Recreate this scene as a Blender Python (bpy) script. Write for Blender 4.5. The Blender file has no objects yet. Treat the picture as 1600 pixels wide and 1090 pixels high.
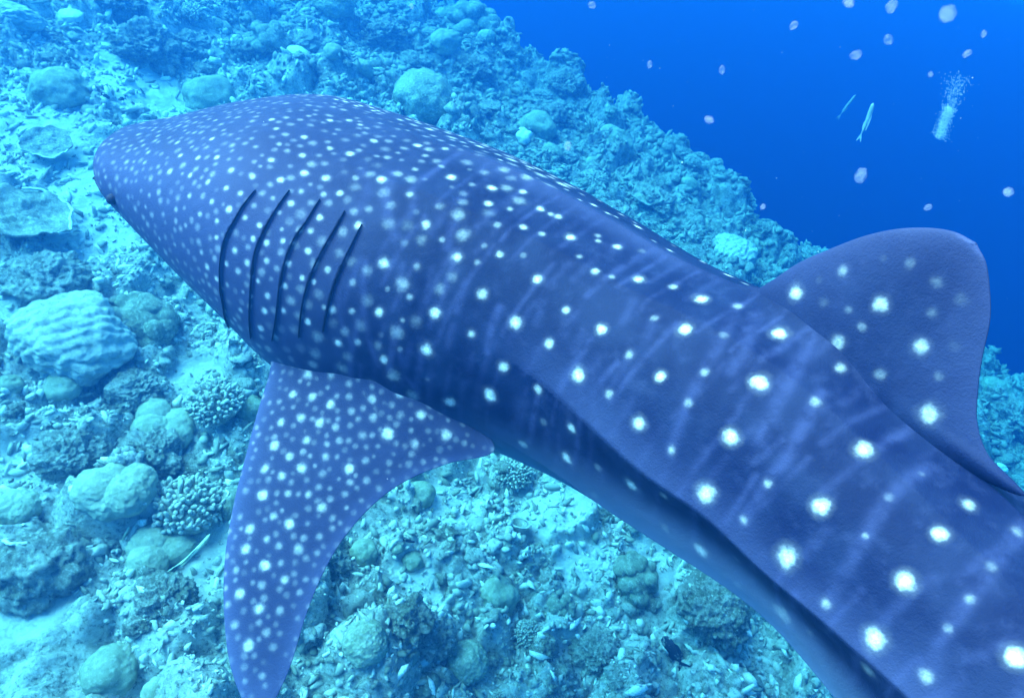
import bpy, bmesh, math, random
import numpy as np
from mathutils import Vector, Matrix

# ---------------------------------------------------------------- camera, light
scene = bpy.context.scene
col = scene.collection
rng = np.random.default_rng(7)
random.seed(7)

CAM_ROT = np.array([[0.8171618577576846, 0.5374479162063149, 0.20831763149455057],
                    [0.44278105707017545, -0.3539048479421125, -0.8238302580646624],
                    [-0.3690412358068236, 0.7654417652366247, -0.5271692994718229]])
CAM_LOC = (3.4677, -2.7448, 1.6340)
cam_data = bpy.data.cameras.new('camera')
cam = bpy.data.objects.new('camera', cam_data)
col.objects.link(cam)
cam_data.sensor_width = 36.0
cam_data.lens = 36.0 * 1100.0 / 1600.0
cam_data.clip_start = 0.05
cam_data.clip_end = 600.0
_r = CAM_ROT
cam.matrix_world = Matrix(((_r[0][0], -_r[1][0], -_r[2][0], CAM_LOC[0]),
                           (_r[0][1], -_r[1][1], -_r[2][1], CAM_LOC[1]),
                           (_r[0][2], -_r[1][2], -_r[2][2], CAM_LOC[2]),
                           (0, 0, 0, 1)))
scene.camera = cam

SUN_EL, SUN_AZ = 51.0, 246.0            # degrees; azimuth clockwise from +Y
world = bpy.data.worlds.new('World')
scene.world = world
world.use_nodes = True
wn = world.node_tree
wn.nodes.clear()
w_out = wn.nodes.new('ShaderNodeOutputWorld')
w_bg = wn.nodes.new('ShaderNodeBackground')
w_sky = wn.nodes.new('ShaderNodeTexSky')
w_sky.sky_type = 'NISHITA'
w_sky.sun_disc = False
w_sky.sun_elevation = math.radians(SUN_EL)
w_sky.sun_rotation = math.radians(SUN_AZ)
w_bg.inputs['Strength'].default_value = 0.15
wn.links.new(w_sky.outputs[0], w_bg.inputs[0])
wn.links.new(w_bg.outputs[0], w_out.inputs[0])

sun_data = bpy.data.lights.new('sun', 'SUN')
sun_data.energy = 4.0
sun_data.angle = math.radians(50.0)      # the rippled surface spreads the sun's disc
sun_data.color = (1.0, 0.95, 0.88)
sun = bpy.data.objects.new('sun', sun_data)
col.objects.link(sun)
_az, _el = math.radians(SUN_AZ), math.radians(SUN_EL)
_to_sun = Vector((math.sin(_az) * math.cos(_el), math.cos(_az) * math.cos(_el), math.sin(_el)))
sun.rotation_euler = _to_sun.to_track_quat('Z', 'Y').to_euler()
sun.location = (0, 0, 20)

scene.view_settings.view_transform = 'Standard'
scene.view_settings.look = 'None'
scene.view_settings.gamma = 1.0
scene.view_settings.use_curve_mapping = False
scene.view_settings.exposure = 2.75
scene.render.engine = 'CYCLES'
scene.cycles.use_denoising = True
scene.cycles.volume_bounces = 6
scene.cycles.max_bounces = 8
scene.cycles.diffuse_bounces = 2
scene.cycles.glossy_bounces = 2

# ---------------------------------------------------------------- the water itself
HAZE_DENSITY = 0.84
HAZE_SCATTER = (0.001, 0.0112, 0.0315)
HAZE_ABSORB = (0.56, 0.835, 0.905)
HAZE_TOP = 2.9


def water_volume():
    bm = bmesh.new()
    x0, x1, y0, y1, z0, z1 = -90.0, 90.0, -90.0, 110.0, -41.0, HAZE_TOP
    vs = [bm.verts.new((x, y, z)) for z in (z0, z1) for (x, y) in ((x0, y0), (x1, y0), (x1, y1), (x0, y1))]
    for f in ((0, 3, 2, 1), (4, 5, 6, 7), (0, 1, 5, 4), (1, 2, 6, 5), (2, 3, 7, 6), (3, 0, 4, 7)):
        bm.faces.new([vs[i] for i in f])
    me = bpy.data.meshes.new('haze')
    bm.to_mesh(me)
    bm.free()
    o = bpy.data.objects.new('haze', me)
    col.objects.link(o)
    m = bpy.data.materials.new('sea_water')
    m.use_nodes = True
    nt = m.node_tree
    nt.nodes.clear()
    out = nt.nodes.new('ShaderNodeOutputMaterial')
    pv = nt.nodes.new('ShaderNodeVolumePrincipled')
    pv.inputs['Color'].default_value = (*HAZE_SCATTER, 1)
    pv.inputs['Absorption Color'].default_value = (*HAZE_ABSORB, 1)
    pv.inputs['Density'].default_value = HAZE_DENSITY
    pv.inputs['Anisotropy'].default_value = 0.6
    nt.links.new(pv.outputs[0], out.inputs['Volume'])
    me.materials.append(m)
    o['kind'] = 'stuff'
    o['label'] = 'clear blue sea water filling the scene'
    return o


water_volume()


# ---------------------------------------------------------------- helpers
def noise3(p, seed=0):
    """gradient noise, p (...,3) -> about -1..1"""
    p = np.asarray(p, dtype=np.float64)
    i = np.floor(p).astype(np.int64)
    f = p - i
    w = f * f * f * (f * (f * 6 - 15) + 10)

    def grad(ix, iy, iz, fx, fy, fz):
        h = (ix * 374761393 + iy * 668265263 + iz * 2147483647 + seed * 974634777) & 0xffffffff
        h = ((h ^ (h >> 13)) * 1274126177) & 0xffffffff
        h = (h ^ (h >> 16)) & 0xffffffff
        gx = ((h & 1023) / 511.5) - 1
        gy = (((h >> 10) & 1023) / 511.5) - 1
        gz = (((h >> 20) & 1023) / 511.5) - 1
        return gx * fx + gy * fy + gz * fz
    x, y, z = i[..., 0], i[..., 1], i[..., 2]
    fx, fy, fz = f[..., 0], f[..., 1], f[..., 2]
    wx, wy, wz = w[..., 0], w[..., 1], w[..., 2]

    def L(a, b, t):
        return a + (b - a) * t
    c = [grad(x + a, y + b, z + d, fx - a, fy - b, fz - d) for d in (0, 1) for b in (0, 1) for a in (0, 1)]
    return L(L(L(c[0], c[1], wx), L(c[2], c[3], wx), wy), L(L(c[4], c[5], wx), L(c[6], c[7], wx), wy), wz) * 1.2


def noise2(x, y, s, seed=0):
    return noise3(np.stack([x / s, y / s, np.full_like(x, 0.37 + seed * 1.7)], -1), seed)


def worley2(x, y, s, seed=0, jit=0.9):
    """distance to nearest jittered cell point in units of s, and a per-cell random"""
    px, py = x / s, y / s
    ix, iy = np.floor(px).astype(np.int64), np.floor(py).astype(np.int64)
    best = np.full(px.shape, 9.0)
    rnd = np.zeros(px.shape)
    for dx in (-1, 0, 1):
        for dy in (-1, 0, 1):
            cx, cy = ix + dx, iy + dy
            h = (cx * 374761393 + cy * 668265263 + seed * 974634777) & 0xffffffff
            h = ((h ^ (h >> 13)) * 1274126177) & 0xffffffff
            h = (h ^ (h >> 16)) & 0xffffffff
            qx = cx + 0.5 + jit * ((h & 1023) / 1023 - 0.5)
            qy = cy + 0.5 + jit * (((h >> 10) & 1023) / 1023 - 0.5)
            d = np.hypot(px - qx, py - qy)
            m = d < best
            best = np.where(m, d, best)
            rnd = np.where(m, ((h >> 20) & 1023) / 1023, rnd)
    return best, rnd


def sstep(a, b, x):
    t = np.clip((x - a) / (b - a), 0, 1)
    return t * t * (3 - 2 * t)


def crom(xs, ys, x):
    xs = np.asarray(xs, float)
    ys = np.asarray(ys, float)
    x = np.clip(x, xs[0], xs[-1])
    i = np.clip(np.searchsorted(xs, x, side='right') - 1, 0, len(xs) - 2)
    m = np.gradient(ys, xs)
    h = xs[i + 1] - xs[i]
    t = (x - xs[i]) / h
    return (ys[i] * (2 * t ** 3 - 3 * t ** 2 + 1) + m[i] * h * (t ** 3 - 2 * t ** 2 + t)
            + ys[i + 1] * (-2 * t ** 3 + 3 * t ** 2) + m[i + 1] * h * (t ** 3 - t ** 2))


def mesh_np(name, verts, faces, mat=None, smooth=True, attrs=None):
    """verts (n,3); faces (m,k) int array, all with k corners"""
    verts = np.ascontiguousarray(verts, dtype=np.float32)
    faces = np.ascontiguousarray(faces, dtype=np.int32)
    k = faces.shape[1]
    me = bpy.data.meshes.new(name)
    me.vertices.add(len(verts))
    me.vertices.foreach_set('co', verts.ravel())
    me.loops.add(faces.size)
    me.loops.foreach_set('vertex_index', faces.ravel())
    me.polygons.add(len(faces))
    me.polygons.foreach_set('loop_start', np.arange(0, faces.size, k, dtype=np.int32))
    me.update(calc_edges=True)
    if smooth:
        me.polygons.foreach_set('use_smooth', np.ones(len(faces), dtype=bool))
    for a, v in (attrs or {}).items():
        at = me.attributes.new(a, 'FLOAT', 'POINT')
        at.data.foreach_set('value', np.ascontiguousarray(v, dtype=np.float32))
    if mat:
        me.materials.append(mat)
    me.validate()
    return me


def grid_faces(nu, nv, close_v=False):
    a = np.arange(nu - 1)[:, None]
    b = np.arange(nv if close_v else nv - 1)[None, :]
    b2 = (b + 1) % nv
    return np.stack([a * nv + b, (a + 1) * nv + b, (a + 1) * nv + b2, a * nv + b2], -1).reshape(-1, 4)


def link(name, me, parent=None):
    o = bpy.data.objects.new(name, me)
    col.objects.link(o)
    if parent is not None:
        o.parent = parent
    return o


def empty(name, loc=(0, 0, 0), rot=(0, 0, 0)):
    o = bpy.data.objects.new(name, None)
    o.empty_display_size = 0.1
    col.objects.link(o)
    o.location = loc
    o.rotation_euler = rot
    return o


def tag(o, label=None, cat=None, group=None, kind=None):
    if label:
        o['label'] = label
    if cat:
        o['category'] = cat
    if group:
        o['group'] = group
    if kind:
        o['kind'] = kind
    return o


def image_xy(p):
    """where a world point falls in the 1600 x 1090 view; only used to word labels and to skip what is out of view"""
    q = CAM_ROT @ (np.array(p) - np.array(CAM_LOC))
    return 800 + 1100 * q[0] / q[2], 545 + 1100 * q[1] / q[2], q[2]


def describe(items, marks, most=16):
    """items: (object, words, point); marks: (words, x, y). Labels say side and rank from the nearest landmark"""
    groups = {}
    for o, w, p in items:
        x, y, _ = image_xy(p)
        nm, mx, my = min(marks, key=lambda m: (m[1] - x) ** 2 + (m[2] - y) ** 2)
        dx, dy = x - mx, y - my
        side = ('right of' if dx > 0 else 'left of') if abs(dx) > abs(dy) else ('below' if dy > 0 else 'above')
        groups.setdefault((w, side, nm), []).append((math.hypot(dx, dy), o))
    rank = ['closest', 'second closest', 'third closest', 'fourth closest', 'fifth closest', 'sixth closest', 'seventh closest', 'eighth closest']
    for (w, side, nm), lst in groups.items():
        lst.sort(key=lambda a: a[0])
        for i, (_, o) in enumerate(lst):
            if len(lst) == 1:
                o['label'] = f'{w} {side} {nm}'
            elif i < len(rank):
                o['label'] = f'{w}, {rank[i]} {side} {nm}'
            else:
                o['label'] = f'{w}, far off {side} {nm}'


class N:
    """tiny node-tree writer"""
    def __init__(self, name):
        self.m = bpy.data.materials.new(name)
        self.m.use_nodes = True
        self.t = self.m.node_tree
        self.t.nodes.clear()
        self.out = self.t.nodes.new('ShaderNodeOutputMaterial')

    def n(self, typ, **kw):
        nd = self.t.nodes.new(typ)
        for k, v in kw.items():
            setattr(nd, k, v)
        return nd

    def lk(self, a, b):
        self.t.links.new(a, b)

    def attr(self, name):
        return self.n('ShaderNodeAttribute', attribute_name=name).outputs['Fac']

    def pos(self):
        return self.n('ShaderNodeTexCoord').outputs['Object']

    def noise(self, scale, detail=4, rough=0.6, vec=None, typ='FBM'):
        nd = self.n('ShaderNodeTexNoise')
        nd.inputs['Scale'].default_value = scale
        nd.inputs['Detail'].default_value = detail
        nd.inputs['Roughness'].default_value = rough
        self.lk(vec if vec is not None else self.pos(), nd.inputs['Vector'])
        return nd.outputs['Fac']

    def voro(self, scale, vec=None, feature='F1', rand=1.0):
        nd = self.n('ShaderNodeTexVoronoi', feature=feature)
        nd.inputs['Scale'].default_value = scale
        nd.inputs['Randomness'].default_value = rand
        self.lk(vec if vec is not None else self.pos(), nd.inputs['Vector'])
        return nd

    def rng(self, v, a, b, c=0.0, d=1.0, smooth=True):
        nd = self.n('ShaderNodeMapRange', interpolation_type='SMOOTHSTEP' if smooth else 'LINEAR')
        self.lk(v, nd.inputs['Value'])
        for i, x in zip(('From Min', 'From Max', 'To Min', 'To Max'), (a, b, c, d)):
            nd.inputs[i].default_value = x
        return nd.outputs[0]

    def math(self, op, a, b=None):
        nd = self.n('ShaderNodeMath', operation=op)
        for i, v in enumerate((a, b)):
            if v is None:
                continue
            if isinstance(v, (int, float)):
                nd.inputs[i].default_value = v
            else:
                self.lk(v, nd.inputs[i])
        return nd.outputs[0]

    def mix(self, f, a, b, blend='MIX'):
        nd = self.n('ShaderNodeMix', data_type='RGBA', blend_type=blend)
        for s, v in ((0, f), (6, a), (7, b)):
            if isinstance(v, (int, float)):
                nd.inputs[s].default_value = v
            elif isinstance(v, tuple):
                nd.inputs[s].default_value = (*v, 1)
            else:
                self.lk(v, nd.inputs[s])
        return nd.outputs[2]

    def bump(self, h, dist, strength=1.0, prev=None):
        nd = self.n('ShaderNodeBump')
        nd.inputs['Distance'].default_value = dist
        nd.inputs['Strength'].default_value = strength
        self.lk(h, nd.inputs['Height'])
        if prev is not None:
            self.lk(prev, nd.inputs['Normal'])
        return nd.outputs[0]

    def done(self, color, rough=0.8, normal=None, spec=0.2):
        b = self.n('ShaderNodeBsdfPrincipled')
        if isinstance(color, tuple):
            b.inputs['Base Color'].default_value = (*color, 1)
        else:
            self.lk(color, b.inputs['Base Color'])
        if isinstance(rough, (int, float)):
            b.inputs['Roughness'].default_value = rough
        else:
            self.lk(rough, b.inputs['Roughness'])
        b.inputs['Specular IOR Level'].default_value = spec
        if normal is not None:
            self.lk(normal, b.inputs['Normal'])
        self.lk(b.outputs[0], self.out.inputs['Surface'])
        return self.m


# ---------------------------------------------------------------- measured tables (surface coordinates, metres)
# keel of the flank: station, angle
KEEL_U = [0.0, 0.4013, 0.4486, 0.4822, 0.5163, 0.5511, 0.5809, 0.6098, 0.8, 1.0]
KEEL_A = [13.9, 13.9, 5.9, 0.5, -0.9, -5.3, 0.4, 6.9, 6.9, 6.9]
PECT_DROOP = 35
EYE = (0.0278, -4.9)
BODY_SPOTS = [
    (0.618, 45.33, 0.0244, 1.0), (0.5923, 11.08, 0.029, 1.0), (0.5861, 34.44, 0.0255, 1.0), (0.5527, 6.37, 0.0324, 1.0), (0.5809, 56.58, 0.0206, 0.9), (0.577, 74.88, 0.0211, 0.7),
    (0.55, 31.5, 0.0262, 1.0), (0.5439, 59.52, 0.0265, 0.85), (0.5113, 6.84, 0.0311, 1.0), (0.496, 53.25, 0.0291, 1.0), (0.5046, 30.46, 0.0267, 1.0), (0.4812, 75.96, 0.0263, 1.0),
    (0.5109, 79.35, 0.0186, 0.6), (0.518, 60.99, 0.02, 0.5), (0.4373, 73.16, 0.0259, 1.0), (0.4477, 56.24, 0.0249, 1.0), (0.4539, 78.29, 0.0185, 0.5), (0.4651, 61.9, 0.0176, 0.35),
    (0.4734, 45.25, 0.0173, 0.5), (0.4781, 32.41, 0.0172, 0.45), (0.5294, 24.67, 0.0157, 0.65), (0.531, 6.81, 0.016, 0.6), (0.5737, 5.08, 0.0181, 0.55), (0.609, 16.93, 0.0193, 0.55),
    (0.5676, 35.49, 0.0107, 0.45), (0.6003, 47.53, 0.0145, 0.45), (0.5962, 62.01, 0.0164, 0.35), (0.6031, 34.49, 0.0129, 0.4), (0.5624, 52.32, 0.0144, 0.3), (0.5614, 69.58, 0.0109, 0.25),
    (0.5902, 82.33, 0.0187, 0.4), (0.5964, -1.14, 0.0241, 0.4), (0.515, -27.02, 0.0288, 0.75), (0.5583, -27.78, 0.0343, 0.5), (0.5334, -16.15, 0.0167, 0.2), (0.5356, -34.46, 0.0216, 0.25),
    (0.5717, -20.4, 0.0173, 0.2), (0.4709, -12.13, 0.0279, 0.8), (0.4248, -15.94, 0.0251, 0.9), (0.4928, -5.42, 0.0176, 0.4), (0.4942, -27.27, 0.0231, 0.3), (0.4475, -12.87, 0.0193, 0.35),
    (0.4476, -30.9, 0.0226, 0.25), (0.4249, 0.96, 0.0218, 0.85), (0.3934, 10.84, 0.0198, 0.75), (0.4631, 16.64, 0.0245, 1.0), (0.4568, 35.96, 0.02, 1.0), (0.4382, 21.32, 0.0184, 0.55),
    (0.4859, 13.63, 0.0172, 0.6), (0.4032, -2.79, 0.0201, 0.35), (0.39, -20.09, 0.0238, 0.6), (0.3607, -0.39, 0.0284, 1.0), (0.3639, 13.39, 0.0227, 0.85), (0.332, -9.12, 0.0241, 0.75),
    (0.3063, 10.98, 0.0259, 1.0), (0.2616, 17.79, 0.0208, 0.9), (0.2757, 2.18, 0.0212, 0.8), (0.2507, 33.58, 0.0233, 1.0), (0.3024, 24.27, 0.0231, 1.0), (0.3571, 30.76, 0.025, 1.0),
    (0.2951, 44.86, 0.0233, 0.9), (0.3261, 35.86, 0.0229, 0.8), (0.2799, 26.77, 0.0154, 0.6), (0.2819, 18.5, 0.0129, 0.55), (0.2869, 8.29, 0.0157, 0.5), (0.2518, 4.91, 0.0185, 0.6),
    (0.2415, 14.77, 0.0156, 0.6), (0.2347, 23.96, 0.0155, 0.5), (0.3325, 21.14, 0.0178, 0.8), (0.3192, 51.62, 0.0181, 0.75), (0.3324, 54.59, 0.0154, 0.4), (0.3065, 52.33, 0.0155, 0.4),
    (0.2787, 48.58, 0.0156, 0.5), (0.3102, 45.99, 0.0154, 0.45), (0.2744, 36.92, 0.018, 0.5), (0.2565, 42.31, 0.0182, 0.3), (0.3516, 48.62, 0.0202, 1.0), (0.3459, 70.99, 0.021, 1.0),
    (0.3776, 61.89, 0.0175, 0.8), (0.362, 64.25, 0.0153, 0.5), (0.3717, 78.85, 0.0183, 0.85), (0.4002, 68.94, 0.0223, 1.0), (0.3568, 78.89, 0.0159, 0.45), (0.3878, 63.41, 0.015, 0.5),
    (0.4079, 42.49, 0.0215, 1.0), (0.3807, 42.89, 0.0172, 0.75), (0.3845, 28.91, 0.0196, 0.8), (0.4191, 73.25, 0.0194, 0.6), (0.3835, 84.03, 0.0183, 0.3), (0.4289, 55.12, 0.0164, 0.45),
    (0.4332, 38.02, 0.0184, 0.55), (0.4136, 22.73, 0.0262, 1.0), (0.2616, 26.21, 0.0129, 0.4), (0.2693, 10.6, 0.0157, 0.25), (0.3127, -0.43, 0.0158, 0.25), (0.2105, 85.02, 0.0207, 0.9),
    (0.227, 87.83, 0.0178, 0.6), (0.1852, 79.37, 0.0203, 0.7), (0.2138, 61.67, 0.0217, 1.0), (0.1812, 68.54, 0.0196, 0.8), (0.1972, 58.88, 0.0162, 0.5), (0.1971, 71.81, 0.0141, 0.5),
    (0.167, 86.26, 0.015, 0.7), (0.158, 86.85, 0.0181, 0.7), (0.1747, 90.55, 0.0153, 0.5), (0.1831, 86.91, 0.012, 0.3), (0.1915, 85.89, 0.0149, 0.4), (0.1927, 92.16, 0.0154, 0.4),
    (0.206, 77.16, 0.0143, 0.4), (0.2126, 73.92, 0.0141, 0.35), (0.2219, 80.33, 0.0173, 0.5), (0.2384, 77.39, 0.017, 0.5), (0.2262, 71.23, 0.0167, 0.5), (0.251, 73.61, 0.0223, 1.0),
    (0.2659, 74.06, 0.0166, 0.45), (0.2783, 76.4, 0.0222, 1.0), (0.2952, 81.55, 0.0195, 0.75), (0.2865, 68.43, 0.0189, 1.0), (0.3002, 70.43, 0.0162, 0.55), (0.3143, 77.33, 0.0191, 0.9),
    (0.3274, 77.98, 0.019, 0.75), (0.3185, 65.11, 0.0185, 0.8), (0.3038, 61.27, 0.0184, 0.5), (0.3315, 65.76, 0.0157, 0.6), (0.2385, 59.35, 0.0188, 0.7), (0.2621, 51.14, 0.021, 0.8),
    (0.2574, 69.02, 0.0137, 0.3), (0.2383, 68.04, 0.0137, 0.3), (0.2546, 81.07, 0.0143, 0.3), (0.2585, 95.95, 0.0151, 0.8), (0.2745, 102.04, 0.0153, 0.5), (0.2894, 94.53, 0.0118, 0.5),
    (0.3067, 99.93, 0.0148, 0.6), (0.3222, 95.24, 0.0143, 0.8), (0.3455, 100.9, 0.0143, 0.6), (0.2176, 111.54, 0.0132, 0.6), (0.2047, 103.67, 0.0129, 0.3), (0.2405, 106.26, 0.0127, 0.4),
    (0.2195, 42.71, 0.0183, 1.0), (0.1946, 51.16, 0.016, 0.8), (0.2503, 54.04, 0.0159, 0.25), (0.1796, 54.7, 0.0188, 1.0), (0.1642, 53.3, 0.0188, 1.0), (0.1524, 46.93, 0.016, 0.95),
    (0.1395, 52.79, 0.0162, 0.9), (0.1555, 59.84, 0.0164, 0.8), (0.1337, 43.18, 0.016, 0.8), (0.1178, 42.04, 0.0161, 0.7), (0.1026, 46.7, 0.0136, 0.8), (0.0883, 45.42, 0.0138, 0.7),
    (0.074, 46.39, 0.014, 0.75), (0.0716, 35.22, 0.0167, 0.75), (0.0887, 35.21, 0.0136, 0.8), (0.1046, 34.03, 0.0134, 0.8), (0.1199, 33.97, 0.0133, 0.8), (0.1314, 34.57, 0.0132, 0.8),
    (0.1471, 68.6, 0.0169, 0.8), (0.1675, 67.55, 0.0168, 0.7), (0.1495, 83.01, 0.0178, 0.8), (0.1189, 73.23, 0.0144, 0.7), (0.0898, 58.06, 0.0141, 0.8), (0.0654, 56.07, 0.0144, 0.6),
    (0.1272, 68.05, 0.0141, 0.6), (0.1361, 81.53, 0.0148, 0.5), (0.0475, 49.19, 0.0146, 0.6), (0.1274, 26.55, 0.0158, 0.85), (0.1128, 26.08, 0.0133, 0.8), (0.0938, 24.9, 0.0135, 0.7),
    (0.1057, 18.53, 0.0134, 0.6), (0.1209, 19.54, 0.0132, 0.8), (0.0851, 15.78, 0.0137, 0.6), (0.0679, 21.16, 0.0167, 0.5), (0.1529, 27.9, 0.0131, 0.8), (0.1407, 27.24, 0.0131, 0.7),
    (0.1438, 33.14, 0.0131, 0.5), (0.1674, 40.66, 0.0158, 0.8), (0.191, 40.14, 0.0157, 0.9), (0.1892, 34.53, 0.0156, 0.7), (0.1695, 46.2, 0.0159, 0.6), (0.1539, 39.18, 0.0132, 0.6),
    (0.1624, 35.52, 0.0131, 0.6), (0.185, 48.53, 0.0159, 0.6), (0.1727, 50.03, 0.0133, 0.4), (0.137, 60.8, 0.0138, 0.5), (0.1351, 48.3, 0.0107, 0.5), (0.153, 53.67, 0.0135, 0.4),
    (0.1695, 30.74, 0.0104, 0.6), (0.1394, 13.61, 0.0158, 0.8), (0.1232, 13.21, 0.0133, 0.7), (0.1111, 3.26, 0.0135, 0.6), (0.1165, -0.19, 0.0163, 0.8), (0.1333, 6.14, 0.0133, 0.8),
    (0.1442, 7.11, 0.0159, 0.7), (0.151, 12.75, 0.0158, 0.8), (0.1615, 23.5, 0.0157, 0.9), (0.1513, 22.09, 0.0131, 0.8), (0.1657, 17.85, 0.0157, 0.7), (0.1735, 27.24, 0.013, 0.8),
    (0.1822, 20.68, 0.0156, 0.8), (0.1938, 28.18, 0.0156, 0.9), (0.1837, 12.83, 0.0157, 0.8), (0.1713, 6.29, 0.0159, 0.8), (0.1612, 8.93, 0.0132, 0.8), (0.1724, 12.66, 0.0131, 0.5),
    (0.1351, -0.42, 0.0135, 0.6), (0.1257, -1.17, 0.0136, 0.8), (0.1179, -7.02, 0.0166, 0.5), (0.1477, -5.09, 0.0137, 0.7), (0.1698, 0.67, 0.0161, 0.9), (0.186, 4.51, 0.016, 0.9),
    (0.1663, -6.15, 0.0192, 0.8), (0.1406, -13.31, 0.014, 0.5), (0.2077, 4.95, 0.0159, 0.9), (0.1963, 18.6, 0.013, 0.8), (0.205, 19.02, 0.013, 0.8), (0.2128, 24.68, 0.0156, 0.7),
    (0.2251, 12.44, 0.0183, 0.7), (0.219, 12.39, 0.0131, 0.6), (0.2353, 2.17, 0.0186, 1.0), (0.1168, -15.86, 0.0141, 0.4), (0.1498, 1.65, 0.0107, 0.5), (0.157, 2.15, 0.0107, 0.5),
    (0.0858, -0.9, 0.0112, 0.5), (0.0709, -4.27, 0.0114, 0.5),
]
DORSAL_SPOTS = [
    (0.5463, 0.608, 0.0268, 0.75), (0.5347, 0.493, 0.0223, 0.65), (0.5308, 0.763, 0.0231, 0.75), (0.5097, 0.817, 0.0241, 0.85), (0.4885, 0.847, 0.0188, 0.5), (0.5023, 0.643, 0.0234, 0.6),
    (0.5238, 0.629, 0.0182, 0.4), (0.5078, 0.726, 0.0165, 0.4), (0.4996, 0.751, 0.0146, 0.35), (0.524, 0.952, 0.0187, 0.35), (0.5114, 0.964, 0.0193, 0.3), (0.5015, 0.941, 0.0139, 0.15),
    (0.5281, 0.869, 0.017, 0.3), (0.5343, 0.938, 0.0219, 0.2), (0.5416, 0.715, 0.0151, 0.3), (0.4879, 0.729, 0.0194, 0.2), (0.5405, 0.813, 0.0185, 0.15), (0.4807, 0.785, 0.0151, 0.15),
    (0.4733, 0.706, 0.0245, 1.0),
]
PECT_SPOTS = [
    (0.106, -0.02, 0.0228, 0.8), (0.212, -0.05, 0.02, 0.5), (0.081, 0.079, 0.0198, 0.8), (0.17, 0.062, 0.0197, 0.7), (0.263, 0.063, 0.0196, 0.8), (0.095, 0.207, 0.0194, 0.7),
    (0.168, 0.162, 0.0195, 0.7), (0.256, 0.151, 0.0222, 0.8), (0.327, 0.144, 0.0166, 0.6), (0.236, 0.24, 0.0192, 0.7), (0.119, 0.309, 0.0219, 0.8), (0.201, 0.327, 0.0191, 0.7),
    (0.345, 0.271, 0.0191, 0.6), (0.07, 0.295, 0.0138, 0.3), (0.234, -0.125, 0.023, 0.9), (0.401, -0.104, 0.0199, 0.8), (0.426, -0.017, 0.0197, 0.7), (0.529, -0.081, 0.0197, 0.8),
    (0.542, 0.087, 0.0248, 1.0), (0.643, -0.035, 0.0223, 0.8), (0.771, -0.003, 0.0248, 0.8), (0.664, 0.081, 0.022, 0.6), (0.461, 0.048, 0.0195, 0.6), (0.303, -0.041, 0.017, 0.5),
    (0.325, 0.008, 0.0169, 0.5), (0.362, 0.061, 0.0168, 0.5), (0.449, 0.134, 0.0193, 0.5), (0.367, 0.189, 0.0165, 0.5), (0.381, 0.116, 0.0139, 0.4), (0.565, 0.0, 0.0195, 0.4),
    (0.13, 0.409, 0.0216, 0.7), (0.273, 0.351, 0.0216, 0.9), (0.211, 0.412, 0.0188, 0.7), (0.362, 0.342, 0.0189, 0.4), (0.177, 0.51, 0.0213, 0.9), (0.272, 0.466, 0.016, 0.6),
    (0.35, 0.437, 0.016, 0.6), (0.097, 0.52, 0.016, 0.4), (0.427, 0.463, 0.0212, 0.7), (0.262, 0.569, 0.0184, 0.6), (0.333, 0.574, 0.021, 0.9), (0.197, 0.649, 0.0209, 0.8),
    (0.131, 0.623, 0.0158, 0.4), (0.281, 0.659, 0.0156, 0.6), (0.221, 0.724, 0.0207, 0.8), (0.339, 0.663, 0.0155, 0.6), (0.417, 0.644, 0.0207, 0.6), (0.467, 0.57, 0.0156, 0.5),
    (0.325, 0.751, 0.0205, 0.9), (0.377, 0.72, 0.0154, 0.5), (0.42, 0.769, 0.0178, 0.7), (0.226, 0.81, 0.0153, 0.5), (0.35, 0.823, 0.0177, 0.5), (0.285, 0.88, 0.0202, 0.8),
    (0.383, 0.899, 0.02, 0.9), (0.46, 0.876, 0.0175, 0.5), (0.325, 0.986, 0.0173, 0.5), (0.452, 0.964, 0.0173, 0.5), (0.411, 1.03, 0.0221, 0.8), (0.5, 0.999, 0.0171, 0.4),
    (0.331, 0.928, 0.015, 0.3), (0.458, 0.666, 0.0154, 0.4), (0.494, 0.736, 0.0127, 0.4), (0.373, 0.608, 0.0156, 0.4), (0.402, 0.543, 0.0131, 0.4), (0.498, 0.842, 0.0125, 0.3),
    (0.389, 0.972, 0.0148, 0.25), (0.493, 1.059, 0.0146, 0.2), (0.153, 0.7, 0.013, 0.4), (0.195, 0.574, 0.0158, 0.3), (0.457, 0.28, 0.0216, 0.9), (0.54, 0.296, 0.0161, 0.5),
    (0.504, 0.224, 0.0163, 0.5), (0.601, 0.303, 0.0161, 0.4), (0.487, 0.378, 0.016, 0.5), (0.557, 0.376, 0.0133, 0.4), (0.674, 0.164, 0.0163, 0.4), (0.608, 0.227, 0.0135, 0.3),
    (0.042, -0.156, 0.0204, 0.7), (0.144, -0.105, 0.0202, 0.6), (0.025, -0.003, 0.0172, 0.3),
]
GILLS = [
    [(0.1406, 38.8), (0.1366, 30.7), (0.1339, 23.7), (0.1302, 15.3), (0.1288, 5.0), (0.1292, -3.7), (0.1305, -12.3), (0.1275, -30.2)],
    [(0.1623, 44.8), (0.1603, 37.7), (0.1573, 27.6), (0.1554, 17.9), (0.1565, 7.3), (0.1566, -1.1), (0.1559, -15.1)],
    [(0.185, 46.3), (0.1839, 37.3), (0.1811, 30.5), (0.1798, 21.8), (0.1803, 12.5), (0.1808, 2.2), (0.1773, -8.3)],
    [(0.2055, 45.8), (0.2055, 38.7), (0.204, 30.5), (0.2023, 21.9), (0.2015, 12.5), (0.2019, -1.1)],
    [(0.2219, 43.4), (0.2225, 35.1), (0.2221, 27.9), (0.2217, 19.7), (0.222, 12.9), (0.2221, 4.0)],
]
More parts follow.
